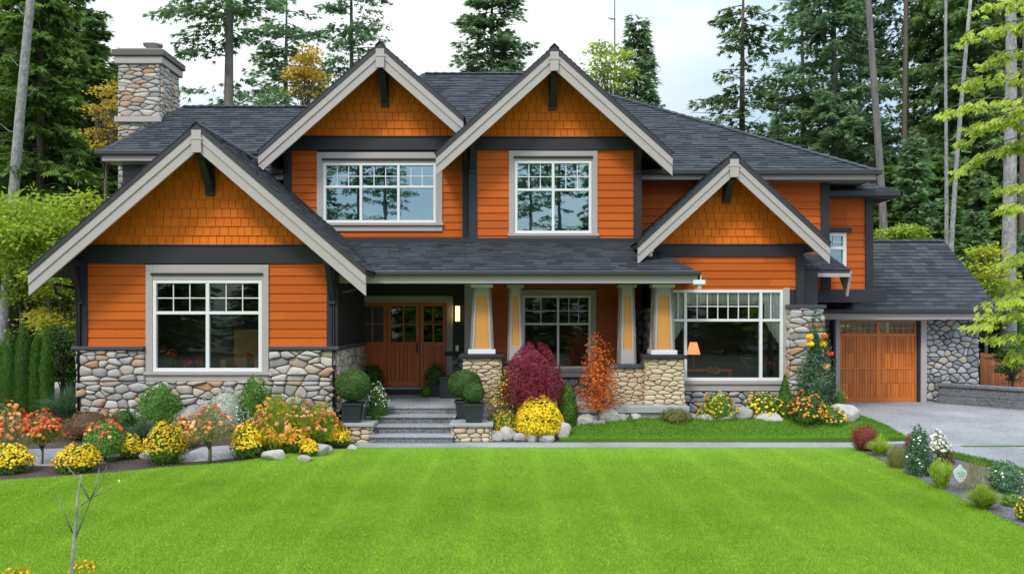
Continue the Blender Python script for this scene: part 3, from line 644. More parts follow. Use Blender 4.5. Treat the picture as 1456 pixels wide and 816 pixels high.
def cap_line(a, b, nm='hip_cap'):
    a, b = Vector(a), Vector(b); m = MB(); L = (b-a).length; k = int(L/.25)
    d = (b-a).normalized(); sdir = d.cross(Vector((0, 0, 1))).normalized()
    for i in range(k):
        p = a+(b-a)*(i/k); q = a+(b-a)*((i+1.1)/k); up = Vector((0, 0, .045))
        m.add([p-sdir*.13-up*.5, p+up*1.1, p+sdir*.13-up*.5, q-sdir*.13-up*.9, q+up*.6, q+sdir*.13-up*.9], [(0, 1, 4, 3), (1, 2, 5, 4), (0, 2, 1)], rnd.random())
    part(m, nm, 'roof')
cap_line(B_, R2); cap_line(A_, R1); cap_line(R1, R2, 'ridge_cap')
# left roof
E_, F_, G_, H_, J_, K_ = (-11.24, 23.3, 7.31), (-4.5, 23.3, 7.31), (-9.8, 25.5, 9.07), (-3.5, 25.5, 9.07), (-11.24, 27.7, 7.31), (-4.5, 27.7, 7.31)
r = MB(); roof_plane(r, [E_, F_, H_, G_]); roof_plane(r, [J_, E_, G_]); roof_plane(r, [K_, J_, G_, H_], .3, (.4, .8)); part(r, 'roof', 'roof')
r = MB(); r.add([Vector(p)-Vector((0, 0, .02)) for p in (E_, F_, H_, G_, J_, K_)], [(0, 1, 2, 3), (4, 0, 3), (5, 4, 3, 2)]); part(r, 'roof_deck', 'roofedge')
cap_line(E_, G_); cap_line(G_, H_, 'ridge_cap')
c = MB(); c.box(-11.28, -5, 23.2, 23.3, 7.2, 7.33); c.box(-11.36, -11.24, 23.2, 27.7, 7.2, 7.33); part(c, 'gutter', 'roofedge', bevel=.02)
c = MB(); c.box(-11.2, -5, 23.3, 23.34, 7.05, 7.2); c.box(-11.2, -5, 23.34, 24, 7.05, 7.08); part(c, 'fascia', 'taupe')
wall_block(-10.9, -6.3, .1, 7.06, 23.9, [], m='greysiding'); siding([rp4((-10.9, -6.3, 3.5, 7.05))], 23.9, 'greysiding', .25)
c = MB(); c.box(-10.9, -10.8, 24.02, 32, .1, 7.06); c.box(-10.9, 8.08, 31.9, 32, .1, 6.3); c.box(7.9, 8.0, 21.95, 32, 3.3, 6.2); part(c, 'rear_wall', 'greysiding')
# chimney
cy0, cy1, cx0, cx1 = 24.75, 26.1, X_(168, 24.75), X_(228, 24.75); czt = Z_(92, 24.75)
ch = MB(); ch.box(cx0, cx1, cy0, cy1, .1, czt); chim = part(ch, 'chimney', 'mortar')
s_ = MB(); stones(s_, front(cy0), [rp4((cx0, cx1, 5.2, czt))], .38, .13, .05, .006); stones(s_, east(cx1), [rp4((cy0, cy1, 7.3, czt))], .30, .12, .05, .006); part(s_, 'chimney_stone', 'river', chim, smooth=True)
c = MB(); c.box(cx0-.08, cx1+.1, cy0-.1, cy1+.1, czt, czt+.22); part(c, 'chimney_band', 'taupe', chim, bevel=.02)
c = MB(); c.box(cx0-.13, cx1+.16, cy0-.16, cy1+.16, czt+.22, czt+.40); c.frustum((cx0+cx1)/2, (cy0+cy1)/2, czt+.4, czt+.48, .75, .8, .6, .65); part(c, 'chimney_cap', 'mortar', chim, bevel=.02)
c = MB(); fx, fy = (cx0+cx1)/2+.12, (cy0+cy1)/2; c.lathe(fx, fy, [(.15, czt+.46), (.15, czt+.66), (.27, czt+.74), (.28, czt+.80), (.1, czt+.84)], 20); part(c, 'flue_cap', 'steel', chim, smooth=True)
c = MB(); c.box(cx0-.06, cx1+.06, cy0-.12, cy0-.02, Z_(172, 24.75)-.05, Z_(167, 24.75)); part(c, 'flashing', 'taupe', chim)
# ---- porch
pe = 3.79; pa, pb, pc, pd = (-4.4, 19.0, pe), (X_(992, 19), 19.0, pe), (X_(937, 20.2), 20.2, 4.35), (-4.4, 20.83, 4.645)
pm = (3.0, 20.83, 4.645)
r = MB(); roof_plane(r, [pa, pb, pc, pm, pd], .15); roof_plane(r, [pb, (pb[0], 20.2, pe), pc]); part(r, 'roof', 'roof')
r = MB(); r.add([Vector(p)-Vector((0, 0, .02)) for p in (pa, pb, pc, pm, pd, (pb[0], 20.2, pe))], [(0, 1, 2, 3, 4), (1, 5, 2)]); part(r, 'roof_deck', 'roofedge')
fl = MB(); fl.box(-5.1, 3.1, 20.7, 20.78, 4.6, 4.7); part(fl, 'flashing', 'dark')
c = MB(); c.box(-4.0, pb[0]+.06, 18.88, 19.0, pe-.08, pe+.02); part(c, 'gutter', 'roofedge', bevel=.02)
c = MB(); c.box(-4.0, pb[0], 19.0, 19.05, pe-.25, pe-.05); c.box(pb[0], pb[0]+.05, 19.0, 20.2, pe-.25, pe-.05); part(c, 'fascia', 'taupe')
c = MB(); c.box(X_(985, 19), X_(1002, 19), 18.93, 19.0, Z_(404, 19), Z_(398, 19)); c.box(X_(990, 19)+.03, X_(995.5, 19)+.03, 19.0, 19.06, 3.42, 3.72); part(c, 'downspout', 'white')
c = MB(); c.box(-3.9, 3.9, 19.38, 19.66, 3.54, 3.72); part(c, 'beam', 'dark', bevel=.01)
c = MB(); c.box(-3.9, 4.1, 19.05, 22.3, 3.72, 3.76); part(c, 'porch_ceiling', 'soffit')
for px in (766, 781, 803, 820):
    d = MB(); d.lathe(X_(px, 20.5), 20.5, [(.05, 3.60), (.055, 3.70), (.03, 3.72)], 12); part(d, 'soffit_light', emit('soffit_lamp', (1, .85, .6), 1.2) if px > 790 else 'metal')
v = MB(); vx, vy = X_(924, 19.9), 19.9; v.lathe(vx, vy, [(.07, 4.1), (.07, 4.3), (.11, 4.31), (.1, 4.37)], 14); part(v, 'roof_vent', 'steel')
Yw = 21.6; wp = (X_(743, Yw), X_(840, Yw), Z_(524, Yw), Z_(420, Yw))
wall_block(-1.18, 3.35, .5, 3.72, Yw, [(wp[0]+.02, wp[1]-.02, wp[2]+.02, wp[3]-.02)], m='navy')
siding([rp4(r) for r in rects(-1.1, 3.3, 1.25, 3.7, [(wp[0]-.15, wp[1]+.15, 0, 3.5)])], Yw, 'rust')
s_ = MB(); stones(s_, front(Yw-.02), [rp4((-.9, 3.3, .8, 1.22))], .3, .14, .05, .008); part(s_, 'stone_veneer', 'grey_river', smooth=True)
window(*wp, Yw, (.52, .48), .61, ((2, 2), (3, 2)), 'glass_lo', .14, True, .06, tr='taupe'); curtain_box(*wp, Yw)
c = MB(); c.box(-1.2, -1.0, Yw-.03, Yw+.1, .8, 3.7); part(c, 'corner_board', 'taupe')
Yd = 22.3
wall_block(lx1, -1.0, .5, 3.72, Yd, [(X_(506, Yd), X_(635, Yd), .9, Z_(430, Yd))], m='navy')
c = MB(); c.box(-1.2, -1.15, Yw+.1, Yd, .5, 3.72); part(c, 'side_wall', 'navy')
# door unit
x0, x1, z0, z1 = X_(508, Yd), X_(635, Yd), Z_(549, Yd), Z_(430, Yd)
t = MB(); t.box(x0-.17, x0-.002, Yd-.05, Yd+.1, z0-.1, z1+.17); t.box(x1+.002, x1+.17, Yd-.05, Yd+.1, z0-.1, z1+.17); t.box(x0-.002, x1+.002, Yd-.046, Yd+.1, z1+.002, z1+.17); part(t, 'door_casing', 'taupe', bevel=.008)
pan = [(0, .335, 'sidelight'), (.335, .70, 'front_door'), (.70, 1, 'sidelight')]
for f0, f1, nm in pan:
    a, b = x0+(x1-x0)*f0+.008, x0+(x1-x0)*f1-.008; fw = .09; zs = z0+(z1-z0)*.50; dp = .0 if nm == 'sidelight' else -.02
    m = MB(); m.tint = .3
    m.box(a, a+fw, Yd+dp, Yd+.08, z0, z1); m.box(b-fw, b, Yd+dp, Yd+.08, z0, z1)
    for (q0, q1) in ((z0, z0+.16), (zs-.06, zs+.06), (z1-.1, z1)): m.box(a+fw, b-fw, Yd+dp, Yd+.08, q0, q1)
    nb = 6; ww = (b-a-2*fw)/nb
    for i in range(nb): m.box(a+fw+i*ww+.004, a+fw+(i+1)*ww-.004, Yd+.03+dp, Yd+.06, z0+.16, zs-.06, rnd.random())
    m.box(a+fw, b-fw, Yd+.05, Yd+.07, z0+.16, zs-.06)
    mx_ = (a+b)/2; mz = (zs+.06+z1-.1)/2; m.box(mx_-.015, mx_+.015, Yd+.01+dp, Yd+.06, zs+.06, z1-.1); m.box(a+fw, b-fw, Yd+.012+dp, Yd+.058, mz-.015, mz+.015)
    if nm == 'front_door': m.box(a+fw-.02, b-fw+.02, Yd-.05, Yd-.02, zs-.02, zs+.04)
    dd = part(m, nm, 'doorwood', bevel=.004)
    g = MB(); g.box(a+fw, b-fw, Yd+.035, Yd+.045, zs+.06, z1-.1); part(g, 'pane', 'glass_lo', dd)
    if nm == 'front_door':
        h_ = MB(); h_.box(b-.075, b-.03, Yd-.045, Yd-.02, zs-.22, zs+.02); h_.tube([(b-.052, Yd-.04, zs-.02), (b-.052, Yd-.09, zs-.04), (b-.052, Yd-.09, zs-.17), (b-.052, Yd-.04, zs-.2)], .012, 8); h_.lathe(b-.052, Yd-.05, [(.02, zs+.0), (.022, zs+.03), (.005, zs+.04)], 10); part(h_, 'handle', 'metal', dd, smooth=False)
c = MB(); c.box(x0-.2, x1+.4, 21.9, 22.35, .8, z0-.05); part(c, 'door_step', 'dark'); c = MB(); c.box(x0-.2, x1+.2, 22.0, 22.34, z0-.05, z0-.005); part(c, 'threshold', 'flag')
curtain_box(x0+.9, x1-.9, z0+.8, z1-.3, Yd)
# sconce, house-side stone by the door
s_ = MB(); stones(s_, front(Yd-.02), [rp4((X_(642, Yd), -1.2, .85, Z_(505, Yd)))], .3, .16, .05); part(s_, 'stone_veneer', 'grey_river', smooth=True)
c = MB(); c.box(X_(638, Yd)-.1, -1.18, Yd-.12, Yd, Z_(505, Yd), Z_(501, Yd)+.03); part(c, 'stone_cap', 'dark')
sx = X_(651, Yd); sc_ = MB(); sc_.box(sx-.075, sx+.075, Yd-.05, Yd-.0, 2.6, 3.2); sc_.box(sx-.08, sx+.08, Yd-.2, Yd-.05, 3.08, 3.14); sc_.box(sx-.07, sx+.07, Yd-.18, Yd-.05, 2.62, 2.66); lamp = part(sc_, 'wall_sconce', 'metal')
g = MB(); g.box(sx-.055, sx+.055, Yd-.17, Yd-.055, 2.68, 3.07); part(g, 'lamp_glass', emit('lamp_glow', (1, .62, .25), 2.2), lamp)
nb_ = MB(); nb_.box(X_(648, Yd), X_(652, Yd), Yd-.03, Yd-.0, Z_(499, Yd), Z_(491, Yd)); part(nb_, 'doorbell', 'steel')
# porch slab
c = MB(); c.box(lx1+.05, 3.7, 19.03, 22.25, .1, .796); part(c, 'porch_floor', 'aggregate', bevel=.01)
c = MB(); c.box(1.0, 3.95, 18.97, 19.3, .66, .804); c.box(1.0, 2.05, 18.72, 19.02, .3, .52); part(c, 'porch_edge', 'flag', bevel=.012)
# columns on stone piers
def column(pxt0, pxt1, pyt, pxb0, pxb1, pyb, Y, pier, capc, white, amb):
    cx = X_((pxb0+pxb1)/2, Y); ht = (pxt1-pxt0)/2*Y/F; hb = (pxb1-pxb0)/2*Y/F; zt = 3.54; zb = Z_(pyb, Y); cyc = Y+hb
    core = MB(); core.frustum(cx, cyc, zb, zt, hb-.025, hb-.025, ht-.025, ht-.025)
    fr = MB(); Lz = zt-zb
    def w_(z): return hb+(ht-hb)*(z-zb)/Lz
    fw = .092
    for side in (0, 1, 2):
        def pt(a, z, d):
            w = w_(z)
            if side == 0: return (cx+a, cyc-w-d, z)
            if side == 1: return (cx+w+d, cyc+a, z)
            return (cx-w-d, cyc-a, z)
        def piece(a0b, a1b, a0t, a1t, zz0, zz1):
            fr.add([pt(a0b, zz0, 0), pt(a1b, zz0, 0), pt(a1t, zz1, 0), pt(a0t, zz1, 0), pt(a0b, zz0, -.05), pt(a1b, zz0, -.05), pt(a1t, zz1, -.05), pt(a0t, zz1, -.05)],
                   [(0, 1, 2, 3), (0, 4, 5, 1), (1, 5, 6, 2), (2, 6, 7, 3), (3, 7, 4, 0)])
        zl, zh = zb+(.12 if white else .33), zt-.26
        for sg in (-1, 1):
            o0, o1, i0, i1 = sg*w_(zb), sg*w_(zt), sg*(w_(zb)-fw), sg*(w_(zt)-fw)
            (piece(i0, o0, i1, o1, zb, zt) if sg > 0 else piece(o0, i0, o1, i1, zb, zt))
        piece(-w_(zb)+fw, w_(zb)-fw, -w_(zl)+fw, w_(zl)-fw, zb, zl); piece(-w_(zh)+fw, w_(zh)-fw, -w_(zt)+fw, w_(zt)-fw, zh, zt)
    col = part(fr, 'column', 'taupe'); part(core, 'panel', 'amber', col)
    c = MB(); c.box(cx-ht-.05, cx+ht+.05, cyc-ht-.05, cyc+ht+.05, zt-.07, zt-.002); part(c, 'column_cap', 'white' if white else 'taupe', col, bevel=.006)
    if white: c = MB(); c.box(cx-hb-.04, cx+hb+.04, cyc-hb-.05, cyc+hb+.04, zb+.0, zb+.10); part(c, 'column_base', 'white', col, bevel=.008)
    p0, p1, pyb0 = X_(pier[0], Y), X_(pier[1], Y), pier[2]; zt2 = zb-.09; yf = cyc-(p1-p0)/2
    fl = pier[3] if len(pier) > 3 else 0
    m = MB(); m.box(p0+.02, p1-.02, yf+.02, yf+(p1-p0)-.02, .1, zt2); pr = part(m, 'stone_pier', 'mortar')
    s_ = MB(); stones(s_, front(yf+.015), [[(p0-fl, pyb0), (p1+fl, pyb0), (p1, zt2), (p0, zt2)]], .26, .095, .04, .005, .3, 1)
    if cx < 0: stones(s_, east(p1-.015), [rp4((yf, yf+(p1-p0), pyb0, zt2))], .26, .095, .04, .005, .3, 1)
    else: stones(s_, west(p0+.015), [rp4((-yf-(p1-p0), -yf, pyb0, zt2))], .26, .095, .04, .005, .3, 1)
    part(s_, 'pier_stone', 'buff', pr, smooth=True)
    c = MB(); c.box(p0-.07, p1+.07, yf-.08, yf+(p1-p0)+.05, zt2, zt2+.085); part(c, 'pier_cap', capc, pr, bevel=.01)
column(673, 698, 404, 668, 702, 503, 19.5, (658, 712, .5), 'dark', True, 0)
column(725, 743, 406, 721, 745, 512, 19.85, (716, 750, .5), 'cap', False, 0)
column(883, 903, 402, 880, 905, 517, 19.75, (868, 914, .78), 'cap', False, 0)
column(931, 957, 404, 928, 960, 504, 19.5, (917, 970, .78, .04), 'dark', True, 0)
# ---- right bay with big window
YR = 20.2; rx0, rx1 = X_(925, YR), X_(1140, YR); wr_ = (X_(943, YR), X_(1113, YR), Z_(541, YR), Z_(412, YR))
g3x, g3z, g3s = X_(1043, 19.5), Z_(218, 19.5), .925
hl = (wr_[0]+.02, wr_[1]-.02, wr_[2]+.02, wr_[3]-.02)
wall_block(rx0, rx1, .2, Z_(349, YR), YR, [hl])
siding([rp4((rx0+.02, rx1-.15, wr_[3]+.0, Z_(365, YR)))], YR)
c = MB(); c.box(rx0, rx1+.02, YR-.06, YR+.03, Z_(365, YR), Z_(349, YR)); c.box(rx0-.02, rx1+.04, YR-.085, YR+.03, Z_(349, YR)+.001, Z_(349, YR)+.03); part(c, 'belt_board', 'dark', bevel=.005)
c = MB(); c.box(rx1-.15, rx1+.05, YR-.05, YR+.2, Z_(436, YR), Z_(365, YR)-.002); part(c, 'corner_board', 'dark')
gable_shakes(g3x, g3z, g3s, Z_(349, YR)+.03, YR, h=.185); gable_roof(g3x, g3z, 136.5*19.5/F, g3s, 19.5, 22.4, .38)
knee_brace(g3x, g3z-.5, YR, .62, .55, .19)
window(*wr_, YR, (.185, .63, .185), .665, ((3, 1), (7, 2), (2, 1)), 'glass_lo', .0, False, .07)
c = MB(); c.box(wr_[0]-.1, wr_[1]+.12, YR-.05, YR+.02, wr_[2]-.24, wr_[2]-.08); c.box(wr_[0]-.12, wr_[1]+.14, YR-.09, YR+.02, wr_[2]-.08, wr_[2]-.003); c.box(wr_[1]+.003, wr_[1]+.15, YR-.045, YR+.02, wr_[2], Z_(409, YR)); part(c, 'window_apron', 'taupe', bevel=.006)
c = MB(); c.box(rx0, rx0+.1, YR+.13, Yw, .5, 3.7); part(c, 'side_wall', 'navy'); c = MB(); c.box(rx1-.1, rx1, YR+.13, 24.2, .2, 4.4); part(c, 'side_wall', 'navy')
s_ = MB(); stones(s_, front(YR-.01), [rp4((rx0, rx1, .3, wr_[2]-.26))], .32, .17, .05); stones(s_, west(rx0+.01), [rp4((-Yw, -YR, .8, 3.0))], .3, .16, .05); stones(s_, front(Yw-.05), [rp4((2.8, 3.3, .8, 2.95))], .25, .2, .05)
part(s_, 'stone_veneer', 'grey_river', smooth=True)
curtain_box(wr_[0], wr_[1], wr_[2], wr_[3], YR)
# tall stone pier at the corner
q0, q1 = X_(1121, 20.1), X_(1170, 20.1); zt = Z_(438, 20.1)
m = MB(); m.box(q0+.02, q1-.02, 20.02, 20.9, .1, zt); pr = part(m, 'stone_pier', 'mortar')
s_ = MB(); stones(s_, front(20.03), [rp4((q0, q1, .3, zt))], .5, .145, .07, .006, .3); stones(s_, west(q0+.01), [rp4((-20.2, -20.03, .3, zt))], .3, .17, .05); part(s_, 'pier_stone', 'river', pr, smooth=True)
c = MB(); c.box(q0-.06, q1+.03, 19.95, 20.95, zt, zt+.08); part(c, 'pier_cap', 'cap', pr)
c = MB(); c.box(q0+.2, q1-.05, 20.3, 20.7, zt+.08, 3.9); c.box(q0, 7.0, 20.35, 21.8, zt+.08, 3.5); part(c, 'corner_post', 'dark')
# ---- garage
YG = 24.3; gd = (X_(1192, YG), X_(1304, YG), .37, Z_(456, YG)); gx1 = X_(1391, YG)
wall_block(7.4, gx1, .2, 3.0, YG, [(gd[0]+.02, gd[1]-.02, .1, gd[3]-.02)], m='mortar')
s_ = MB(); stones(s_, front(YG-.02), [rp4((gd[1]+.22, gx1, .35, 2.9))], .27, .165, .06, .014, .45); part(s_, 'stone_veneer', 'grey_river', smooth=True)
s_ = MB(); stones(s_, front(YG-.01), [rp4((7.9, gd[0]-.22, .35, 2.9))], .3, .17, .05); part(s_, 'stone_veneer', 'grey_river', smooth=True)
c = MB(); c.box(gx1-.1, gx1, YG+.13, 29.8, .2, 3.0); part(c, 'side_wall', 'mortar')
c = MB(); c.box(gd[0]-.2, gd[0]-.002, YG-.12, YG+.1, .36, 2.95); c.box(gd[1]+.06, gd[1]+.22, YG-.12, YG+.1, .36, 2.9); c.box(gd[0]-.002, gd[1]+.06, YG-.1, YG+.1, gd[3]+.002, gd[3]+.14); part(c, 'door_casing', 'taupe', bevel=.006)
c = MB(); c.box(gd[0]-.26, gd[0]-.202, YG-.35, YG+.1, .36, 2.95); c.box(gd[1]+.002, gd[1]+.058, YG-.05, YG+.1, .36, gd[3]); part(c, 'door_jamb', 'dark')
x0, x1, z0, z1 = gd; m = MB(); y0 = YG+.02; m.tint = .3
m.box(x0, x0+.06, y0, y0+.06, z0, z1); m.box(x1-.06, x1, y0, y0+.06, z0, z1); mid = (x0+x1)/2+.02; m.box(mid-.05, mid+.05, y0, y0+.06, z0, z1)
zw = z1-.36
for (q0_, q1_) in ((z0, z0+.12), (z0+.93, z0+.98), (zw-.1, zw), (z1-.06, z1)):
    m.box(x0+.06, mid-.05, y0+.004, y0+.06, q0_, q1_); m.box(mid+.05, x1-.06, y0+.004, y0+.06, q0_, q1_)
for (a, b) in ((x0+.06, mid-.05), (mid+.05, x1-.06)):
    n = 13; ww = (b-a)/n
    for (q0_, q1_) in ((z0+.12, z0+.52), (z0+.53, z0+.93), (z0+.98, z0+1.38), (z0+1.39, zw-.1)):
        for i in range(n): m.box(a+i*ww+.004, a+(i+1)*ww-.004, y0+.02, y0+.05, q0_, q1_, rnd.random())
    m.box(a, b, y0+.05, y0+.056, z0, zw-.1)
    for i in range(1, 6): xx = a+(b-a)*i/6; m.box(xx-.012, xx+.012, y0+.01, y0+.05, zw, z1-.06)
    m.box(a, b, y0+.012, y0+.05, (zw+z1-.06)/2-.012, (zw+z1-.06)/2+.012)
gdo = part(m, 'garage_door', 'garagewood', bevel=.003); g = MB(); g.box(x0+.06, x1-.06, y0+.034, y0+.04, zw, z1-.06); part(g, 'pane', 'glass_lo', gdo)
gr0, gr1 = 7.6, 13.5; YE, ZE = 23.6, 3.0; YRG, ZRG = 26.7, 5.17
r = MB(); roof_plane(r, [(gr0, YE, ZE), (gr1, YE, ZE), (gr1, YRG, ZRG), (gr0, YRG, ZRG)], .19); roof_plane(r, [(gr0, YRG, ZRG), (gr1, YRG, ZRG), (gr1, 29.9, ZE), (gr0, 29.9, ZE)], .3, (.4, .8)); part(r, 'roof', 'roof')
r = MB(); r.prism_x([(YE, ZE-.02), (YRG, ZRG-.02), (29.9, ZE-.02), (29.9, ZE-.12), (YRG, ZRG-.14), (YE, ZE-.12)][::-1], gr0, gr1-.01); part(r, 'roof_deck', 'roofedge')
cap_line((gr0, YRG, ZRG), (gr1, YRG, ZRG), 'ridge_cap')
c = MB(); c.box(7.7, gr1, YE-.12, YE, ZE-.11, ZE+.015); part(c, 'gutter', 'roofedge', bevel=.02)
c = MB(); c.box(7.7, gr1, YE, YE+.04, ZE-.28, ZE-.12); c.prism_x([(YE, ZE-.12), (YRG, ZRG-.14), (29.9, ZE-.12), (29.9, ZE-.3), (YRG, ZRG-.32), (YE, ZE-.3)][::-1], gr1-.06, gr1-.02); c.box(7.7, gr1-.07, YE+.04, YG, ZE-.28, ZE-.25); part(c, 'fascia', 'taupe')
c = MB(); c.prism_x([(24.4, 3.0), (29.6, 3.0), (26.9, 5.0), (26.5, 5.0)], gx1-.1, gx1); part(c, 'gable_wall', 'dark')

# ------------------------------------------------------------------ steps and plinths
t = empty('entry_steps', (-2.2, 18.3, .15), 'broad exposed aggregate steps climbing to the wooden front door', 'steps')
for i in range(4):
    zt = .15+.1615*(i+1); yf = 17.8+.4*i; xl, xr = -2.98-.09*i, -1.24-.0*i
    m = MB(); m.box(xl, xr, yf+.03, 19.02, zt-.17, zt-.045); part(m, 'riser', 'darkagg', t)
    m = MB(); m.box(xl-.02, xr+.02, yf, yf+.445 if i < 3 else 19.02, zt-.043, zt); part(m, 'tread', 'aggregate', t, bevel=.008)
def plinth(x0, x1, y0, y1, zt, label):
    t = empty('stone_plinth', ((x0+x1)/2, (y0+y1)/2, .15), label, 'plinth')
    m = MB(); m.box(x0+.06, x1-.06, y0+.08, y1, -.02, zt-.07); part(m, 'core', 'mortar', t)
    s_ = MB(); stones(s_, front(y0+.085), [rp4((x0+.06, x1-.06, .14, zt-.07))], .24, .115, .05, .008, .15, 1)
    stones(s_, east(x1-.065), [rp4((y0+.08, y1, .14, zt-.07))], .24, .115, .05, .008, .15, 1); stones(s_, west(x0+.065), [rp4((-y1, -y0-.08, .14, zt-.07))], .24, .115, .05, .008, .15, 1)
    part(s_, 'stonework', 'buff', t, smooth=True)
    m = MB(); m.box(x0-.02, x1+.02, y0, y1+.02, zt-.07, zt); part(m, 'coping', 'flag', t, bevel=.012)
plinth(X_(640, 17.95), X_(700, 17.95), 17.95, 18.7, .55, 'low stone plinth under the double topiary, right of the steps')
plinth(X_(487, 17.95), X_(530, 17.95), 17.95, 18.65, .55, 'low stone plinth under the single topiary, left of the steps')

# ------------------------------------------------------------------ retaining wall, fence
t = empty('retaining_wall', (13, 22.5, .36), 'low dark speckled retaining wall beside the driveway', 'wall')
p0, p1 = Vector((11.95, 23.95, 0)), Vector((15.0, 20.2, 0)); dv = (p1-p0).normalized(); nv = Vector((dv.y, -dv.x, 0))*1
for zz0, zz1, pr_, nm in ((.2, .60, 0, 'course'), (.605, .84, .0, 'course'), (.845, .93, .05, 'coping')):
    m = MB(); a0, b0 = p0-nv*(-pr_), p1-nv*(-pr_); a1, b1 = p0-nv*.35, p1-nv*.35
    m.add([(*a0.xy, zz0), (*b0.xy, zz0), (*b1.xy, zz0), (*a1.xy, zz0), (*a0.xy, zz1), (*b0.xy, zz1), (*b1.xy, zz1), (*a1.xy, zz1)], [(0, 3, 2, 1), (4, 5, 6, 7), (0, 1, 5, 4), (1, 2, 6, 5), (2, 3, 7, 6), (3, 0, 4, 7)])
    part(m, nm, 'darkagg', t, bevel=.015)
t = empty('wooden_fence', (14.8, 26, .4), 'reddish cedar board fence right of the garage stone wall', 'fence')
Yf = 26.0
for px in (1396, 1437, 1480):
    m = MB(); xx = X_(px, Yf); m.box(xx-.06, xx+.06, Yf-.03, Yf+.09, .3, Z_(503, Yf)+.03); part(m, 'post', 'fence', t)
for a, b in ((1398, 1436), (1439, 1479)):
    m = MB(); xa, xb = X_(a, Yf)+.02, X_(b, Yf)-.02; n = 7; ww = (xb-xa)/n
    for i in range(n): m.box(xa+i*ww+.004, xa+(i+1)*ww-.004, Yf, Yf+.025, .35, Z_(508, Yf), rnd.random())
    part(m, 'board_panel', 'fence', t)
    m = MB(); m.box(xa-.05, xb+.05, Yf-.04, Yf+.07, Z_(508, Yf)+.002, Z_(503, Yf)); part(m, 'top_rail', 'fence', t)

# ------------------------------------------------------------------ vegetation generators
def unit(v): return v/(np.linalg.norm(v, axis=1, keepdims=True)+1e-9)
def leafquads(pos, nrm, tan, ln, wd, fold=0):
    tan = unit(tan); b = unit(np.cross(nrm, tan)); ln = np.broadcast_to(ln, (len(pos),))[:, None]; wd = np.broadcast_to(wd, (len(pos),))[:, None]
    V = np.stack([pos-tan*ln/2, pos+b*wd/2-tan*ln*.05, pos+tan*ln/2, pos-b*wd/2-tan*ln*.05], 1)
    return V.reshape(-1, 3)
def PROF(kind, t):
    if kind == 'flame': return np.clip(1-t, 0, 1)**.6*np.clip(.75+t*2, .75, 1)
    if kind == 'ball': return np.sqrt(np.clip(1-(2*t-1)**2, 0, 1))
    if kind == 'mound': return np.sqrt(np.clip(1-(t*.98)**2.4, 0, 1))*np.clip(.70+.6*t*3, .70, 1)
    if kind == 'cone': return np.clip((1-t), 0, 1)**.85*np.clip(t*8+.5, .5, 1)
    if kind == 'column': return np.clip(1-t**3, 0, 1)**.8*np.clip(t*4+.6, .6, 1)
    if kind == 'egg': return np.sqrt(np.clip(1-(1.35*t-.35)**2, 0, 1))
    if kind == 'vase': return np.clip(.35+.9*t, 0, 1)*np.sqrt(np.clip(1-t**4, 0, 1))
    if kind == 'umbrella': return np.clip(1-t**2, 0, 1)**.6*np.clip(.85+t, 0, 1)
def shell(kind, n, Wd, Ht, depth, lump, seed, base=0.0, dep=None):
    r = np.random.default_rng(seed); t = r.uniform(0, 1, n*3); p = PROF(kind, t); k = r.uniform(0, 1, n*3) < (p*.85+.15); t = t[k][:n]; n = len(t)
    th = r.uniform(0, 2*PI, n); p = PROF(kind, t)
    ph = r.uniform(0, 6.28, 8); bump = sum(np.sin(th*a+ph[i]+t*c*6) for i, (a, c) in enumerate(((2, 1), (3, 1.7), (5, -2), (7, 2.6), (4, 3.3), (9, -3))))/6
    rad = p*(1+lump*bump)*(1-depth*r.uniform(0, 1, n)**1.5)
    D = dep or Wd
    pos = np.stack([np.cos(th)*rad*Wd/2, np.sin(th)*rad*D/2, base+t*Ht*(1+lump*.35*np.sin(th*3+ph[6]))], 1)
    nr = unit(np.stack([np.cos(th)*(p+.2), np.sin(th)*(p+.2), (2*t-1)+.35], 1))
    return pos, nr, t
def leafmesh(name, kind, n, Wd, Ht, size, lump=.2, depth=.3, seed=0, base=0, upright=0., rand=.9, core=True, asp=.55, tmin=0, corefrac=.8, dep=None):
    pos, nr, t = shell(kind, n, Wd, Ht, depth, lump, seed, base, dep); r = np.random.default_rng(seed+1)
    if tmin: k = t > tmin; pos, nr, t = pos[k], nr[k], t[k]
    n = len(pos); rd = r.normal(size=(n, 3)); nn = unit(nr+rd*rand*.6); tn = np.cross(nn, r.normal(size=(n, 3))); tn = unit(tn)
    if upright: tn = unit(tn*(1-upright)+np.array([0, 0, 1.])*upright+nr*.3)
    V = leafquads(pos, nn, tn, size*r.uniform(.6, 1.3, n), size*asp*r.uniform(.7, 1.2, n))
    cl = .5+.35*np.sin(pos[:, 0]*9/Wd+seed)*np.sin(pos[:, 1]*8/Wd+1)*np.sin(pos[:, 2]*9/Ht)
    tint = np.clip(cl+r.uniform(-.4, .4, n), 0, 1)
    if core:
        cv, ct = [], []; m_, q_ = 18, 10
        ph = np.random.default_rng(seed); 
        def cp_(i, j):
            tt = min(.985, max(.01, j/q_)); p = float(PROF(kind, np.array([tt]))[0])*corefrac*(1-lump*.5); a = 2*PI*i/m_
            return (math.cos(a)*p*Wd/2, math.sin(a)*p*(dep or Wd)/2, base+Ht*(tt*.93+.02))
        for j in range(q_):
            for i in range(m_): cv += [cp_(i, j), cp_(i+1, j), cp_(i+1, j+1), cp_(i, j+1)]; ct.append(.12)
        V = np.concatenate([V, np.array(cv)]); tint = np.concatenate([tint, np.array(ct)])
    return fastmesh(name, V, 4, tint)
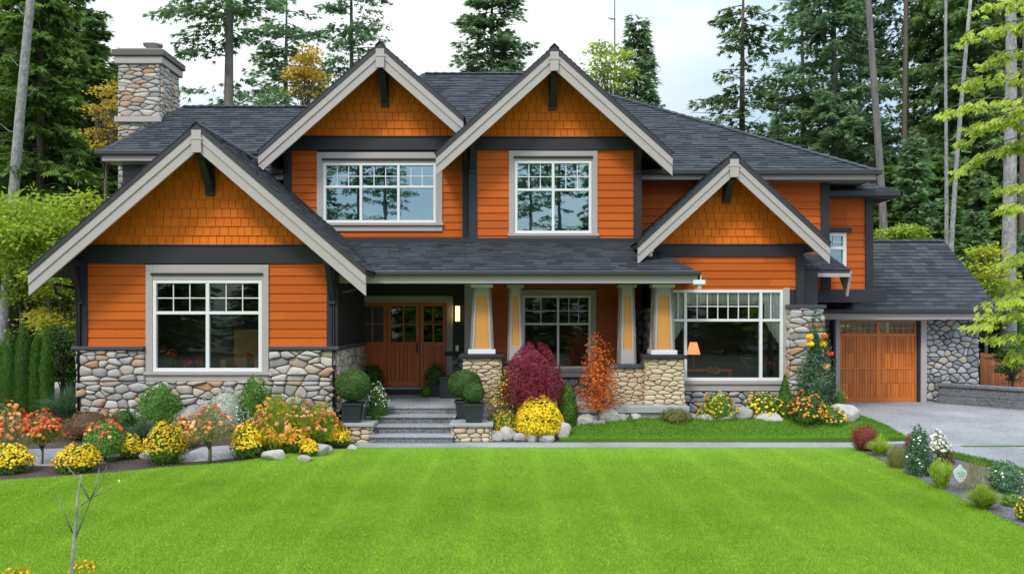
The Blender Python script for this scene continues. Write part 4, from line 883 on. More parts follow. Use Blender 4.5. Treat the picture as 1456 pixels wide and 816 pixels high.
def flowermesh(name, kind, n, Wd, Ht, size, lump=.2, seed=0, base=0, tmin=.2, dep=None, out=.0):
    pos, nr, t = shell(kind, n, Wd*1.03, Ht*1.02, .10+out, lump, seed, base, dep); k = t > tmin; pos, nr = pos[k], nr[k]; n = len(pos)
    r = np.random.default_rng(seed+5); nn = unit(nr+r.normal(size=(n, 3))*.35+np.array([0, -.15, .25])); a = unit(np.cross(nn, r.normal(size=(n, 3)))); b = np.cross(nn, a)
    s = size*.5*r.uniform(.7, 1.25, n)[:, None]; V = np.zeros((n, 2, 4, 3))
    # two layered petal cups
    for q, (sc, up, rot) in enumerate(((1, .0, 0), (.62, .35, .785))):
        c, sn = math.cos(rot), math.sin(rot); a2, b2 = a*c+b*sn, b*c-a*sn
        for j, (u, v) in enumerate(((1, 0), (0, 1), (-1, 0), (0, -1))): V[:, q, j] = pos+nn*s*up+(a2*u+b2*v)*s*sc
    ti = r.uniform(0, 1, n); T = np.stack([ti, np.clip(ti+.2, 0, 1)], 1).ravel()
    return fastmesh(name, V.reshape(-1, 3), 4, T)
SEED = [100]
def sd_(): SEED[0] += 7; return SEED[0]
def plant(name, label, cat, px, py, wpx, hpx, kind='mound', leaf='shrub', n=1400, size=.05, fl=None, stem=0, trunk=None, loc=None, group=None, lump=.2, dep=None, base=0, **k):
    x, y, z = loc or G(px, py); s = y/F; hpx += max(0, HZ+(EYE-z)/s-py) if not loc else 0; Wd, Ht = wpx*s, hpx*s; b = (stem*Ht if stem else 0)+base
    root = empty(name, (x, y, z), label, cat, group); sd = sd_()
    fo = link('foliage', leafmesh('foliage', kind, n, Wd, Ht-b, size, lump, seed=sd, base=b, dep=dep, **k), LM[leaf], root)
    if fl:
        for (c, cnt, fs, tm, *nm) in fl:
            link('blossoms', flowermesh('blossoms', kind, cnt, Wd, Ht-b, fs, lump, seed=sd+(0 if len(fl) == 1 else hash_(c)), base=b, tmin=tm, dep=dep), LM[c], root)
    if stem or trunk:
        m = MB(); r_ = trunk or .02; q = [(0, 0, -.03), (.01, 0, b*.5), (0, .01, b+.15*(Ht-b))]; m.tube([tuple(Vector(p)+Vector((x, y, z))) for p in q], [r_*1.2, r_, r_*.7], 7)
        for i in range(5):
            a = rnd.uniform(0, 6.28); m.tube([(x, y, z+b*.6), (x+math.cos(a)*Wd*.15, y+math.sin(a)*Wd*.15, z+b+.2*(Ht-b)), (x+math.cos(a)*Wd*.32, y+math.sin(a)*Wd*.32, z+b+.6*(Ht-b))], [r_*.6, r_*.45, r_*.2], 5)
        part(m, 'stem', 'bark', root, smooth=True)
    return root
def hash_(c): return sum(ord(q) for q in c)
def grass_clump(name, label, px, py, wpx, hpx, leaf, n=420, group=None, wd=.012, up=.55):
    x, y, z = G(px, py); s = y/F; hpx += max(0, HZ+(EYE-z)/s-py); R_, Ht = wpx*s/2, hpx*s; r = np.random.default_rng(sd_())
    a = r.uniform(0, 2*PI, n); rr = r.uniform(0, 1, n)**.6; h = Ht*r.uniform(.6, 1.05, n)*(1-.35*rr); b0 = R_*.25*rr
    V = []; T = []
    segs = 4
    pts = []
    for k in range(segs+1):
        t = k/segs; rad = b0+R_*rr*(t**1.7); zz = h*(t-.32*(1-up)*2*t**3*rr)
        pts.append(np.stack([np.cos(a)*rad, np.sin(a)*rad, zz], 1))
    side = np.stack([-np.sin(a), np.cos(a), np.zeros(n)], 1)+r.normal(size=(n, 3))*.3
    side = unit(side)
    for k in range(segs):
        w0, w1 = wd*(1-k/segs)*.5+.0015, wd*(1-(k+1)/segs)*.5+.0008
        V.append(np.stack([pts[k]-side*w0, pts[k]+side*w0, pts[k+1]+side*w1, pts[k+1]-side*w1], 1)); T.append(r.uniform(0, 1, n))
    V = np.concatenate(V).reshape(-1, 3); T = np.concatenate(T)
    o = link(name, fastmesh(name, V, 4, T), LM[leaf]); o.location = (x, y, z); tag(o, label, 'grass clump', group); return o
def boulder(label, px, py, wpx, hpx, flat=1., group=None, tone=.5):
    x, y, z = G(px, py); s = y/F; a, h = wpx*s/2, hpx*s
    import bmesh
    bm = bmesh.new(); bmesh.ops.create_icosphere(bm, subdivisions=4, radius=1)
    sd = sd_(); r = np.random.default_rng(sd); dirs = unit(r.normal(size=(14, 3))); lv = r.uniform(.68, .98, 14); ph = r.uniform(0, 6, 6)
    for v in bm.verts:
        p = np.array(v.co); d = p/np.linalg.norm(p)
        q = min([1.05]+[l/max(.05, float(d @ D)) for D, l in zip(dirs, lv)])   # planar facets
        q = q*.8+.2*1.0; q += .03*math.sin(d[0]*9+ph[0])*math.sin(d[1]*8+ph[1])+.02*math.sin(d[2]*17+ph[2])*math.sin(d[0]*15+ph[3])
        v.co = Vector((d[0]*q*a*1.08, d[1]*q*a*.8, d[2]*q*h*.62+h*.45))
    me = bpy.data.meshes.new('boulder'); bm.to_mesh(me); bm.free(); me.polygons.foreach_set('use_smooth', [True]*len(me.polygons))
    at = me.attributes.new('tint', 'FLOAT', 'FACE'); at.data.foreach_set('value', [tone]*len(me.polygons))
    o = link('boulder', me, M['boulder']); o.location = (x, y+a*.5, z-.02); o.rotation_euler.z = r.uniform(-.4, .4); tag(o, label, 'boulder', group); return o
# ------------------------------------------------------------------ trees
def conifer_mesh(seed, Ht, R_, base=.15, dens=1.0, droop=.25, gap=.0, spray=.33, shape=.75, layer=True):
    r = np.random.default_rng(seed); nb = int(Ht*13*dens); P = []; T = []; Nn = []; TI = []; LN = []
    br = []
    for i in range(nb):
        t = base+(1-base)*(i+r.uniform(0, 1))/nb
        if gap and math.sin(t*31+seed)+math.sin(t*13+seed*2) > 1.6-gap*2 and r.uniform() < .8: continue
        prof = (1-t)**shape*(min(1, (t-base)*6+.5)); L = R_*prof*r.uniform(.45, 1.15)+.25
        a = r.uniform(0, 2*PI); z = t*Ht; up = r.uniform(.0, .25)*(.4+t); br.append((a, z, L, up))
        m = max(6, int(L*r.uniform(30, 44)*dens**.3)); s = r.uniform(.12, 1, m)**.8*L
        lat = r.normal(size=m)*(.10+.20*(L-s*.6))*.55; ca, sa = math.cos(a), math.sin(a)
        zz = z+up*s-droop*s**2/ max(L, 1.)*.6+r.normal(size=m)*.07-np.abs(lat)*.35
        P.append(np.stack([ca*s-sa*lat, sa*s+ca*lat, zz], 1))
        sg = np.sign(lat); dx = ca*.8-sa*sg*.7; dy = sa*.8+ca*sg*.7
        T.append(np.stack([dx, dy, -.25-r.uniform(0, .7, m)*droop*2], 1)+r.normal(size=(m, 3))*.25); Nn.append(np.tile([0, 0, 1.], (m, 1))+r.normal(size=(m, 3))*.55)
        TI.append(np.clip(r.uniform(.1, .75)+r.uniform(-.25, .3, m)+.25*(s/L-.5), 0, 1)); LN.append(spray*r.uniform(.6, 1.3, m))
    P, T, Nn, TI, LN = map(np.concatenate, (P, T, Nn, TI, LN))
    # each spray = three slim fingers
    Vs = []; Ts = []
    for k, (off, sc) in enumerate(((0, 1), (.5, .8), (-.5, .8))):
        b = unit(np.cross(Nn, T)); tn = unit(unit(T)+b*off); Vs.append(leafquads(P+tn*LN[:, None]*.3, Nn, tn, LN*sc, LN*.21)); Ts.append(np.clip(TI+(.08 if k else 0), 0, 1))
    return fastmesh('crown', np.concatenate(Vs), 4, np.concatenate(Ts)), br
def trunk_mesh(Ht, r0, br, seed, lean=0):
    m = MB(); r = random.Random(seed); pts = []; n = 9
    for i in range(n): t = i/(n-1); pts.append((lean*t*Ht+math.sin(t*5+seed)*.05, math.cos(t*4+seed)*.05, -.3+t*(Ht+.2)))
    m.tube(pts, [r0*(1-.93*(i/(n-1))**1.1)*(1.25 if i == 0 else 1) for i in range(n)], 10)
    for (a, z, L, up) in br[::2]:
        m.tube([(lean*z, 0, z), (math.cos(a)*L*.5, math.sin(a)*L*.5, z+up*L*.5), (math.cos(a)*L*.9, math.sin(a)*L*.9, z+up*L*.9-.05*L*L/max(L, 1))], [.035, .02, .008], 4)
    me = bpy.data.meshes.new('trunk'); me.from_pydata(m.v, [], m.f); a = me.attributes.new('tint', 'FLOAT', 'FACE'); a.data.foreach_set('value', m.t)
    me.polygons.foreach_set('use_smooth', [True]*len(me.polygons)); return me
def treedef(leaf, bark, *a, r0=.22, **k):
    cm_, br = conifer_mesh(*a, **k); cm_.materials.append(LM[leaf]); tm = trunk_mesh(a[1], r0, br, a[0]); tm.materials.append(M[bark]); return cm_, tm
TV = dict(
 dense=treedef('fir', 'bark', 1, 22, 3.4, base=.06, dens=1.5, droop=.22, shape=.7),
 dense2=treedef('darkfir', 'bark', 2, 24, 3.0, base=.08, dens=1.4, droop=.35, shape=.65),
 blue=treedef('bluefir', 'gold', 3, 22, 3.2, base=.12, dens=1.2, droop=.2, gap=.25, shape=.6),
 sparse=treedef('bluefir', 'gold', 4, 24, 3.3, base=.22, dens=.62, droop=.25, gap=.55, shape=.35, spray=.31, r0=.26),
 sparse2=treedef('darkfir', 'bark', 5, 22, 2.6, base=.15, dens=.7, droop=.5, gap=.4, shape=.5, spray=.3),
 young=treedef('bluefir', 'bark', 6, 9, 1.6, base=.03, dens=2.0, droop=.1, shape=.9, spray=.28, r0=.10),
 cedar=treedef('cedar', 'bark', 7, 16, 2.8, base=.03, dens=1.5, droop=.55, shape=.75),
)
def tree(kind, px, Y, ht=None, py=None, label='', group=None, rz=None, wide=1, cat='conifer', name='conifer'):
    """py = picture height of the tip (or ht metres)"""
    H0 = {'dense': 22, 'dense2': 24, 'blue': 22, 'sparse': 24, 'sparse2': 22, 'young': 9, 'cedar': 16}[kind]
    if ht is None: ht = Z_(py, Y)-.36
    o = empty(name, (X_(px, Y), Y, .33), label, cat, group); o.scale = (wide*ht/H0*.5+.5*wide, wide*ht/H0*.5+.5*wide, ht/H0); o.rotation_euler.z = rnd.uniform(0, 6.28) if rz is None else rz
    for nm, me in (('crown', TV[kind][0]), ('trunk', TV[kind][1])):
        c = bpy.data.objects.new(nm, me); COL.objects.link(c); c.parent = o
    return o
# --- left of the house
tree('dense', 15, 33, 26, label='tall dense green conifer filling the top left corner behind the leaning trunk', wide=1.1)
tree('cedar', 60, 29, 17, label='broad bright green cedar with drooping sprays left of the chimney', wide=1.0)
tree('dense', 135, 31, 13.4, label='dense dark green conifer standing just left of the stone chimney', wide=1.0)
tree('dense2', 95, 37, 22, label='dark conifer rising behind the tree left of the chimney', wide=1.1)
tree('dense2', -30, 36, 23, label='dark conifer cut by the left picture edge', wide=1.2)
tree('dense2', 175, 45, 16.5, label='far dark conifer showing between chimney and left tree', wide=1.)
for px, Y, h in ((-10, 42, 9), (25, 40, 8), (60, 43, 9), (100, 41, 8.5), (140, 43, 8), (-40, 40, 9), (185, 44, 8)): tree('cedar', px, Y, h, label='young dark conifer of the undergrowth deep behind the cedar hedge', group='undergrowth conifers at the left')
# --- behind the roof
tree('sparse', 325, 36, 25, label='tall sparse fir with exposed trunk right of the chimney', rz=.4, wide=1.25)
tree('sparse', 408, 44, 20, label='thin sparse fir standing between chimney tree and left upper gable', rz=2, wide=1.3)
tree('sparse', 500, 42, 23, label='very thin sparse fir just left of the left upper gable peak', rz=4, wide=.95)
tree('blue', 700, 40, 20, label='broad blue green fir rising between the two upper gables', rz=1, wide=1.3)
tree('young', 905, 40, py=28, label='pointed small fir standing over the right roof slope', wide=1.15)
tree('sparse2', 1057, 40, 20, label='dark ragged fir standing alone right of the small pointed fir', wide=1.35)
tree('young', 1108, 48, py=160, label='small yellowish fir low behind the right end of the roof')
tree('young', 985, 50, py=205, label='tiny fir tip behind the long right roof slope')
# --- right forest
for i, (k, px, Y, h, wd, lb) in enumerate((
 ('sparse2', 1140, 42, 22, 1.0, 'grey drooping fir at the left edge of the right forest'),
 ('blue', 1185, 38, 24, 1.0, 'blue green fir at the front left of the right forest'),
 ('blue', 1222, 44, 24, .9, 'green fir behind the bare trunk over the roof corner'),
 ('sparse', 1288, 42, 25, .9, 'tall fir with see-through crown in the middle of the right forest'),
 ('dense', 1340, 40, 25, .85, 'dense green fir behind the pair of thin pale trunks'),
 ('dense2', 1385, 37, 25, 1.0, 'dark dense fir right behind the yellow green maple'),
 ('blue', 1432, 42, 25, 1., 'fir standing behind the thick pale trunk at far right'),
 ('dense2', 1480, 38, 25, 1.1, 'dark fir cut by the right picture edge'),
)): tree(k, px, Y, h, label=lb, wide=wd)
for px, Y, h in ((1165, 50, 12), (1205, 52, 14), (1260, 50, 12), (1310, 52, 13), (1360, 50, 16), (1410, 52, 17), (1455, 50, 20), (1235, 56, 12), (1290, 48, 12), (1340, 46, 13), (1400, 46, 13), (1450, 45, 12)): tree('dense2', px, Y, h, label='dark conifer deep in the dense stand behind the garage', group='conifers deep in the right forest')
for i, (k, px, Y, py, lb) in enumerate((
 ('cedar', 1262, 34, 235, 'drooping bright cedar behind the garage roof, left one'), ('young', 1300, 33, 195, 'blue green young fir above the garage roof ridge'),
 ('cedar', 1335, 35, 220, 'drooping cedar behind the two pale trunks'), ('young', 1385, 31, 300, 'young fir behind the garage roof end'), ('cedar', 1425, 32, 260, 'green cedar right of the garage near the thick trunk'), ('young', 1465, 30, 330, 'young fir at the right picture edge above the cedar fence'), ('young', 1418, 28.5, 395, 'low bluish fir just behind the cedar fence'))):
    tree(k, px, Y, py=py, label=lb, wide=1.1)
# --- trees across the street, seen in the window glass
for i, (k, x, y, h) in enumerate((('dense', -16, -26, 20), ('sparse', -10.5, -28, 21), ('sparse', 1.5, -26, 19), ('sparse', -13, -30, 24), ('sparse', 4, -30, 22), ('dense2', 7, -24, 22), ('dense', 18, -28, 14), ('cedar', -24, -24, 12), ('cedar', 12, -24, 9), ('cedar', -4, -24, 8), ('cedar', 3.5, -22, 7), ('cedar', -8, -24, 8), ('cedar', 0, -21, 6.5), ('cedar', -13, -22, 7), ('cedar', -18, -23, 8), ('cedar', 8, -21, 6.5), ('cedar', 16, -23, 8), ('cedar', 22, -24, 8), ('cedar', -29, -25, 9), ('cedar', -6, -21, 6))):
    o = tree(k, 728, 30, h, label='conifer across the street mirrored in the window glass', group='conifers reflected in the windows'); o.location = (x, y, .1); o.scale = (1.4*o.scale[0], 1.4*o.scale[1], o.scale[2]) if k == 'cedar' else o.scale
# --- bare trunks
def bare(px0, py0, px1, py1, Y, r0, m, label, limbs=3):
    a, b = W(px0, py0, Y), W(px1, py1, Y); root = empty('bare_tree', (a[0], a[1], .3), label, 'tree'); mb = MB()
    k = (.3-a[2])/(b[2]-a[2]); g = (a[0]+(b[0]-a[0])*k, Y, .1); n = 8; pts = []
    top = Vector(b)+(Vector(b)-Vector(a))*.35
    for i in range(n): t = i/(n-1); p = Vector(g).lerp(top, t); pts.append((p.x+math.sin(t*6+px0)*.04, p.y, p.z))
    mb.tube(pts, [r0*(1.15-.55*i/(n-1)) for i in range(n)], 12); part(mb, 'trunk', m, root, smooth=True)
    for i in range(limbs):
        p = Vector(g).lerp(top, rnd.uniform(.4, .9)); d = rnd.choice((-1, 1)); L = rnd.uniform(.3, .8); q = MB()
        q.tube([p, p+Vector((d*L*.5, .1, .05)), p+Vector((d*L, .2, .35))], [.018, .012, .004], 5); part(q, 'branch', m, root, smooth=True)
bare(8, 430, 43, 0, 27, .17, 'palebark', 'bare grey trunk leaning right at the left picture edge', 5)
bare(28, 340, 36, 120, 30, .09, 'palebark', 'thinner trunk half hidden behind the leaning grey trunk', 2)
bare(1256, 335, 1236, 0, 32, .15, 'gold', 'grey brown bare trunk rising behind the roof corner', 4)
bare(1285, 300, 1287, 0, 38, .13, 'bark', 'dark slender trunk in the middle of the right forest', 5)
bare(1344, 360, 1346, 60, 30, .07, 'palebark', 'straight thin pale trunk, left one of the pair', 1)
bare(1352, 360, 1372, 90, 29.5, .09, 'palebark', 'thin pale trunk leaning right, right one of the pair', 2)
bare(1436, 470, 1436, 40, 27, .21, 'palebark', 'thick pale trunk at the far right behind the fence', 4)
bare(1453, 470, 1456, 100, 31, .1, 'bark', 'dark trunk at the right picture edge behind the thick pale one', 2)
bare(208/3+0, 470, 72, 395, 25, .03, 'palebark', 'thin pale sapling stem behind the clipped hedge', 0)
# --- broadleaf
def broadleaf(name, label, px, Y, pyb, wpx, hpx, leaf, n, size, seed, trunk_r=.06, clusters=26, bark='bark', flat=.35, cat='tree', hole=.0):
    s = Y/F; x = X_(px, Y); z0 = hgt(x, Y); zb = Z_(pyb, Y); Wd, Ht = wpx*s, hpx*s; r = np.random.default_rng(seed)
    root = empty(name, (x, Y, z0), label, cat); P = []; Nn = []; T = []; TI = []; mb = MB(); o = Vector((x, Y, z0))
    fork = o+Vector((0, 0, max(.3, (zb-z0)*.9))); mb.tube([o-Vector((0, 0, .1)), fork, fork+Vector((.05, 0, Ht*.6))], [trunk_r*1.2, trunk_r*.8, trunk_r*.3], 8)
    for i in range(clusters):
        d = unit(r.normal(size=(1, 3)))[0]*r.uniform(.2, 1)**.5; c = np.array([d[0]*Wd/2*.85, d[1]*Wd/2*.85, (zb-z0)+Ht/2+d[2]*Ht/2*.85])
        m = int(n/clusters*r.uniform(.5, 1.5)); q = r.normal(size=(m, 3))*np.array([Wd*.13, Wd*.13, Wd*.13*flat]); P.append(c+q-np.array([0, 0, 1])*(np.linalg.norm(q[:, :2], axis=1, keepdims=True)**2)*.25)
        Nn.append(np.array([0, 0, 1.])+r.normal(size=(m, 3))*.6); T.append(q+np.array([0, 0, -.12*Wd*.3])+r.normal(size=(m, 3))*.1); TI.append(np.clip(r.uniform(.1, .9)+r.uniform(-.3, .3, m), 0, 1))
        e = o+Vector(c); mb.tube([fork+Vector((0, 0, Ht*r.uniform(0, .4))), fork.lerp(e, .5)+Vector((0, 0, .15)), e], [trunk_r*.35, trunk_r*.22, .006], 5)
    P, Nn, T, TI = map(np.concatenate, (P, Nn, T, TI)); Nn = unit(Nn)
    me = fastmesh('crown', leafquads(P, Nn, T, size*r.uniform(.6, 1.25, len(P)), size*.62), 4, TI); link('crown', me, LM[leaf], root); part(mb, 'trunk', bark, root, smooth=True); return root
broadleaf('maple_tree', 'yellow green maple behind the hedge at the left picture edge', 30, 25.5, 440, 190, 190, 'bright', 9000, .15, 11)
broadleaf('maple_tree', 'pale lime maple reaching over the left eave of the low gable', 105, 26.5, 400, 130, 140, 'lime', 5000, .15, 12)
broadleaf('maple_tree', 'olive and yellow maple between the clipped hedge and the left wall', 90, 24, 520, 110, 190, 'autumn', 8000, .11, 13)
broadleaf('maple_tree', 'dark green shrub tree against the left corner of the house', 88, 21.5, 555, 60, 110, 'box', 4500, .07, 14)
broadleaf('autumn_tree', 'yellow leafed branches touching the left side of the chimney', 150, 27, 230, 62, 130, 'yellowleaf', 1100, .13, 15, clusters=40)
broadleaf('autumn_tree', 'thin golden tree behind the roof left of the upper left gable', 436, 33, 150, 62, 95, 'yellowleaf', 1500, .17, 16)
broadleaf('lime_conifer', 'yellow green feathery tree beside the small pointed fir', 868, 33, 150, 74, 112, 'lime', 1300, .17, 17, flat=.15, clusters=34)
broadleaf('autumn_shrub', 'round lime shrub peeking above the garage ridge', 1280, 29, 345, 70, 24, 'bright', 1400, .14, 18)
broadleaf('maple_tree', 'vine maple with yellow and orange leaves behind the garage roof end', 1402, 26.5, 470, 90, 130, 'autumn', 2600, .14, 19)
broadleaf('maple_tree', 'green shrub growing right of the garage above the retaining wall', 1440, 24.8, 545, 50, 60, 'box', 2600, .08, 20)
broadleaf('shrub', 'green undergrowth shrub between garage and cedar fence', 1420, 28, 500, 70, 80, 'shrub', 3500, .12, 21)
# antenna-like dead top
mb = MB(); a = Vector(W(874, 140, 34)); mb.tube([Vector((a.x, 34, .2)), a, Vector(W(874, 0, 34))], [.09, .05, .02], 6); mb.tube([Vector(W(874, 28, 34)), Vector(W(865, 26, 34))], [.03, .02], 5)
tag(mb.build('dead_tree', M['bark'], smooth=True), 'bare dead stem poking up beside the small pointed fir', 'dead tree')
# --- near maple at the right edge
rt = empty('near_maple', (X_(1500, 13), 13.0, .0), 'near maple reaching lime leaves in from the right edge', 'tree')
Yn = 13.0; mb = MB(); tx = X_(1500, Yn); mb.tube([(tx, Yn, -.05), (tx+.05, Yn, 2.5), (tx+.15, Yn, 5), (tx+.3, Yn, 8.6)], [.10, .085, .06, .03], 10); part(mb, 'trunk', 'gold', rt, smooth=True)
P, Nn, T, TI = [], [], [], []; r = np.random.default_rng(77); mb = MB()
for (x0, y0, x1, y1, sag) in ((1500, 30, 1372, 48, -8), (1500, 0, 1395, 5, -6), (1500, 75, 1392, 86, -10), (1500, 115, 1362, 118, -12), (1500, 160, 1338, 158, -20), (1500, 150, 1365, 196, -14), (1500, 190, 1378, 176, -16), (1500, 215, 1362, 240, -22), (1500, 190, 1400, 215, -8), (1500, 265, 1432, 262, -6), (1500, 290, 1425, 290, -5),
     (1500, 365, 1432, 372, -16), (1500, 405, 1395, 442, -14), (1500, 455, 1380, 462, -18), (1500, 440, 1425, 425, -10), (1500, 480, 1402, 478, -8), (1500, 500, 1440, 505, -8)):
    dy = rnd.uniform(-.7, .9); pts = []
    for k in range(7):
        t = k/6; pts.append(Vector(W(x0+(x1-x0)*t, y0+(y1-y0)*t+sag*math.sin(PI*t), Yn+dy*t)))
    pts[0] = Vector((tx+.1, Yn, pts[0].z-.15)); mb = MB(); mb.tube(pts, [.014-.011*k/6 for k in range(7)], 5); part(mb, 'branch', 'bark', rt, smooth=True)
    for k in range(int(30+abs(x1-x0)*.28)):
        t = r.uniform(.22, 1.03); i = min(5, int(t*6)); p = pts[i].lerp(pts[min(6, i+1)], min(1.1, t*6-i)); 
        q = np.array(p)+np.array([r.normal()*.05, r.normal()*.16, -.04-abs(r.normal())*.05]); a = r.uniform(-.9, .9); dr = np.array([-math.cos(a)*.5, math.sin(a), -.75])
        # three-pointed leaf
        for off, sc in ((0, 1), (.75, .75), (-.75, .75)):
            b = unit(np.cross(np.array([[0, -.45, 1.]]), dr[None]))[0]; d2 = dr/np.linalg.norm(dr)+b*off; P.append(q+d2*.035*sc); T.append(d2); Nn.append(np.array([0, -.5, .9])+r.normal(size=3)*.3); TI.append(np.clip(r.uniform(.2, 1), 0, 1))
P, Nn, T, TI = map(np.array, (P, Nn, T, TI)); P = P-np.array(rt.location); link('foliage', fastmesh('foliage', leafquads(P, unit(Nn), T, .15*r.uniform(.7, 1.2, len(P)), .062), 4, TI), LM['lime'], rt)

# ------------------------------------------------------------------ hedge and shrubs, left
for px, pyb, wd, h, lb in ((-8, 585, 40, 120, 'clipped cedar column cut by the left picture edge'), (12, 580, 34, 124, 'clipped cedar column, second from the left edge'), (33, 577, 30, 135, 'tallest clipped cedar column of the hedge, pointed'), (52, 574, 24, 120, 'slim clipped cedar column right of the tallest'), (66, 572, 22, 126, 'last clipped cedar column nearest the house wall')):
    plant('cedar_column', lb, 'hedge tree', 0, 0, wd, h, 'column', 'arbor', 4200, .055, loc=(X_(px, 20.8), 20.8, .33), upright=.7, asp=.35, lump=.12, group='clipped cedar columns at the left', depth=.15, corefrac=.9)
plant('leafy_shrub', 'dark leafy shrub with white flowers at the left wall corner', 'shrub', 92, 570, 46, 95, 'egg', 'box', 1500, .06, [('whitef', 90, .045, .2)], lump=.3)
boulder('round grey boulder left of the tall grass clump', 75, 575, 34, 30, tone=.6); boulder('bluish boulder low beside the hedge foot', 62, 590, 26, 24, tone=.3)
grass_clump('grass_clump', 'tall blue green grass clump in front of the left stone wall', 100, 594, 84, 58, 'bluegreen', 900, wd=.02)
plant('low_shrub', 'low bronze shrub below the tall grass clump', 'shrub', 128, 622, 92, 38, 'mound', 'bronze', 1700, .05, lump=.35, core=True)
grass_clump('grass_clump', 'upright blue green grass clump left of the yellow daisies', 205, 630, 52, 46, 'bluegreen', 600, wd=.018)
plant('low_shrub', 'small dark green shrub behind the red topped rose', 'shrub', 176, 612, 44, 30, 'mound', 'box', 900, .05, lump=.3)
plant('boxwood', 'loose bright green bush under the left window', 'bush', 227, 594, 64, 46, 'egg', 'shrub', 3600, .055, lump=.25, upright=.4, depth=.4)
plant('boxwood', 'loose bright green bush right of the left window', 'bush', 362, 596, 50, 58, 'egg', 'shrub', 3000, .055, lump=.3, upright=.4, depth=.4)
plant('silver_bush', 'silvery white flowering bush against the stone wall', 'bush', 322, 610, 84, 56, 'egg', 'silver', 2300, .045, [('whitef', 200, .04, .2)], lump=.3, depth=.5)
boulder('long grey boulder lying below the left window', 262, 603, 52, 30, tone=.45)
# rose standards
plant('rose_bush', 'orange and red rose bush at the left picture edge', 'rose bush', 10, 655, 66, 78, 'egg', 'mossy', 2300, .045, [('pink', 150, .095, .3), ('red', 60, .10, .5)], stem=.15, trunk=.02, lump=.3, core=False, depth=.8)
plant('rose_bush', 'red topped rose standard second from the left edge', 'rose bush', 60, 660, 58, 76, 'umbrella', 'mossy', 2000, .045, [('red', 120, .10, .4), ('orange', 110, .085, .2)], stem=.4, trunk=.018, lump=.3, depth=.7)
plant('rose_bush', 'green rose shrub with a flat top of red blooms', 'rose bush', 150, 655, 62, 56, 'egg', 'shrub', 2000, .045, [('red', 130, .095, .72), ('pink', 30, .08, .5)], stem=.15, trunk=.018, lump=.2, core=True)
plant('rose_bush', 'bronze stemmed shrub with coral blooms above the gravel', 'rose bush', 298, 660, 76, 82, 'umbrella', 'mossy', 2300, .045, [('red', 30, .085, .5), ('pink', 50, .08, .3)], stem=.42, trunk=.03, lump=.4, core=False, depth=.9)
plant('rose_bush', 'orange flowered shrub left of the bronze stemmed one', 'rose bush', 262, 636, 40, 40, 'egg', 'mossy', 1500, .045, [('pink', 110, .085, .3), ('gold', 50, .08, .3)], lump=.3, core=False, depth=.8)
# daylily mass
plant('lily_bed', 'wide bed of orange and coral lilies before the stone wall', 'lilies', 404, 634, 112, 64, 'mound', 'bright', 4600, .085, [('pink', 260, .09, .3), ('orange', 120, .08, .25), ('gold', 70, .07, .2)], lump=.5, upright=.75, asp=.22, depth=.6, dep=1.5, corefrac=.6)
plant('lily_bed', 'smaller clump of orange lilies at the right end of the bed', 'lilies', 455, 628, 60, 52, 'mound', 'bright', 1800, .07, [('pink', 110, .09, .3), ('gold', 60, .08, .2)], lump=.3, upright=.75, asp=.25, depth=.5)
# yellow mums
for px, py, w_, h_, lb in ((15, 672, 58, 38, 'yellow mum mound at the left picture edge'), (110, 670, 62, 38, 'wide yellow mum mound on the mulch behind the bare sapling'), (186, 651, 30, 32, 'small yellow mum between green rose shrub and tall mound'), (235, 658, 60, 56, 'tallest yellow daisy mound in the left bed'),
        (350, 650, 44, 44, 'round yellow mum with dark green base right of the gravel'), (384, 639, 36, 30, 'low yellow mum behind the grey rock'), (419, 641, 44, 38, 'yellow mum mound right of the grey rock'), (476, 633, 46, 27, 'low spreading yellow mum nearest the steps'), (440, 647, 26, 20, 'tiny yellow mum tuft between two rocks')):
    plant('yellow_mum', lb, 'flower mound', px, py, w_, h_, 'mound', 'shrub', int(500+w_*14), .04, lump=.24, fl=[('yellow', int(w_*15), .05, .34), ('gold', int(w_*5), .05, .28)], group='yellow mums in the left bed')
for a in (('flat pale rock under the low mum', 388, 655, 34, 16, .75), ('brownish rock at the edge of the lawn near the small mum', 450, 648, 30, 18, .6), ('small grey rock by the last mum', 432, 656, 20, 10, .3), ('little rock between the mums nearest the steps', 462, 644, 18, 12, .5), ('small white rock at the gravel edge', 500, 640, 14, 9, .7), ('grey rock behind the tall yellow mound', 205, 652, 20, 10, .6)): boulder(*a[:5], tone=a[5])
plant('low_shrub', 'small dark green dome left of the entry plinth', 'shrub', 482, 622, 32, 24, 'ball', 'box', 1100, .035, lump=.15)
# ------------------------------------------------------------------ topiaries and pots at the entry
def pot(px, Y, z, wt, wb_, h, label):
    x = X_(px, Y); s = Y/F; t = empty('planter_pot', (x, Y, z), label, 'planter'); m = MB(); a, b, H_ = wt*s/2, wb_*s/2, h*s
    m.frustum(x, Y, z, z+H_-.05, b, b, a, a); part(m, 'body', 'pot', t, bevel=.008)
    m = MB(); q = a+.02; m.box(x-q, x+q, Y-q, Y-q+.04, z+H_-.05, z+H_); m.box(x-q, x+q, Y+q-.04, Y+q, z+H_-.05, z+H_); m.box(x-q, x-q+.04, Y-q+.04, Y+q-.04, z+H_-.05, z+H_); m.box(x+q-.04, x+q, Y-q+.04, Y+q-.04, z+H_-.05, z+H_); part(m, 'rim', 'pot', t)
    m = MB(); m.box(x-a+.02, x+a-.02, Y-a+.02, Y+a-.02, z+H_-.052, z+H_-.03); part(m, 'soil', 'soil', t); return (x, Y, z+H_-.04)
p_ = pot(502, 18.25, .55, 26, 20, 28, 'square black planter under the single boxwood ball')
plant('topiary', 'large clipped boxwood ball left of the steps', 'topiary', 0, 0, 50, 50, 'ball', 'box', 6500, .032, loc=p_, lump=.03, depth=.08, stem=.08, trunk=.025, corefrac=.97)
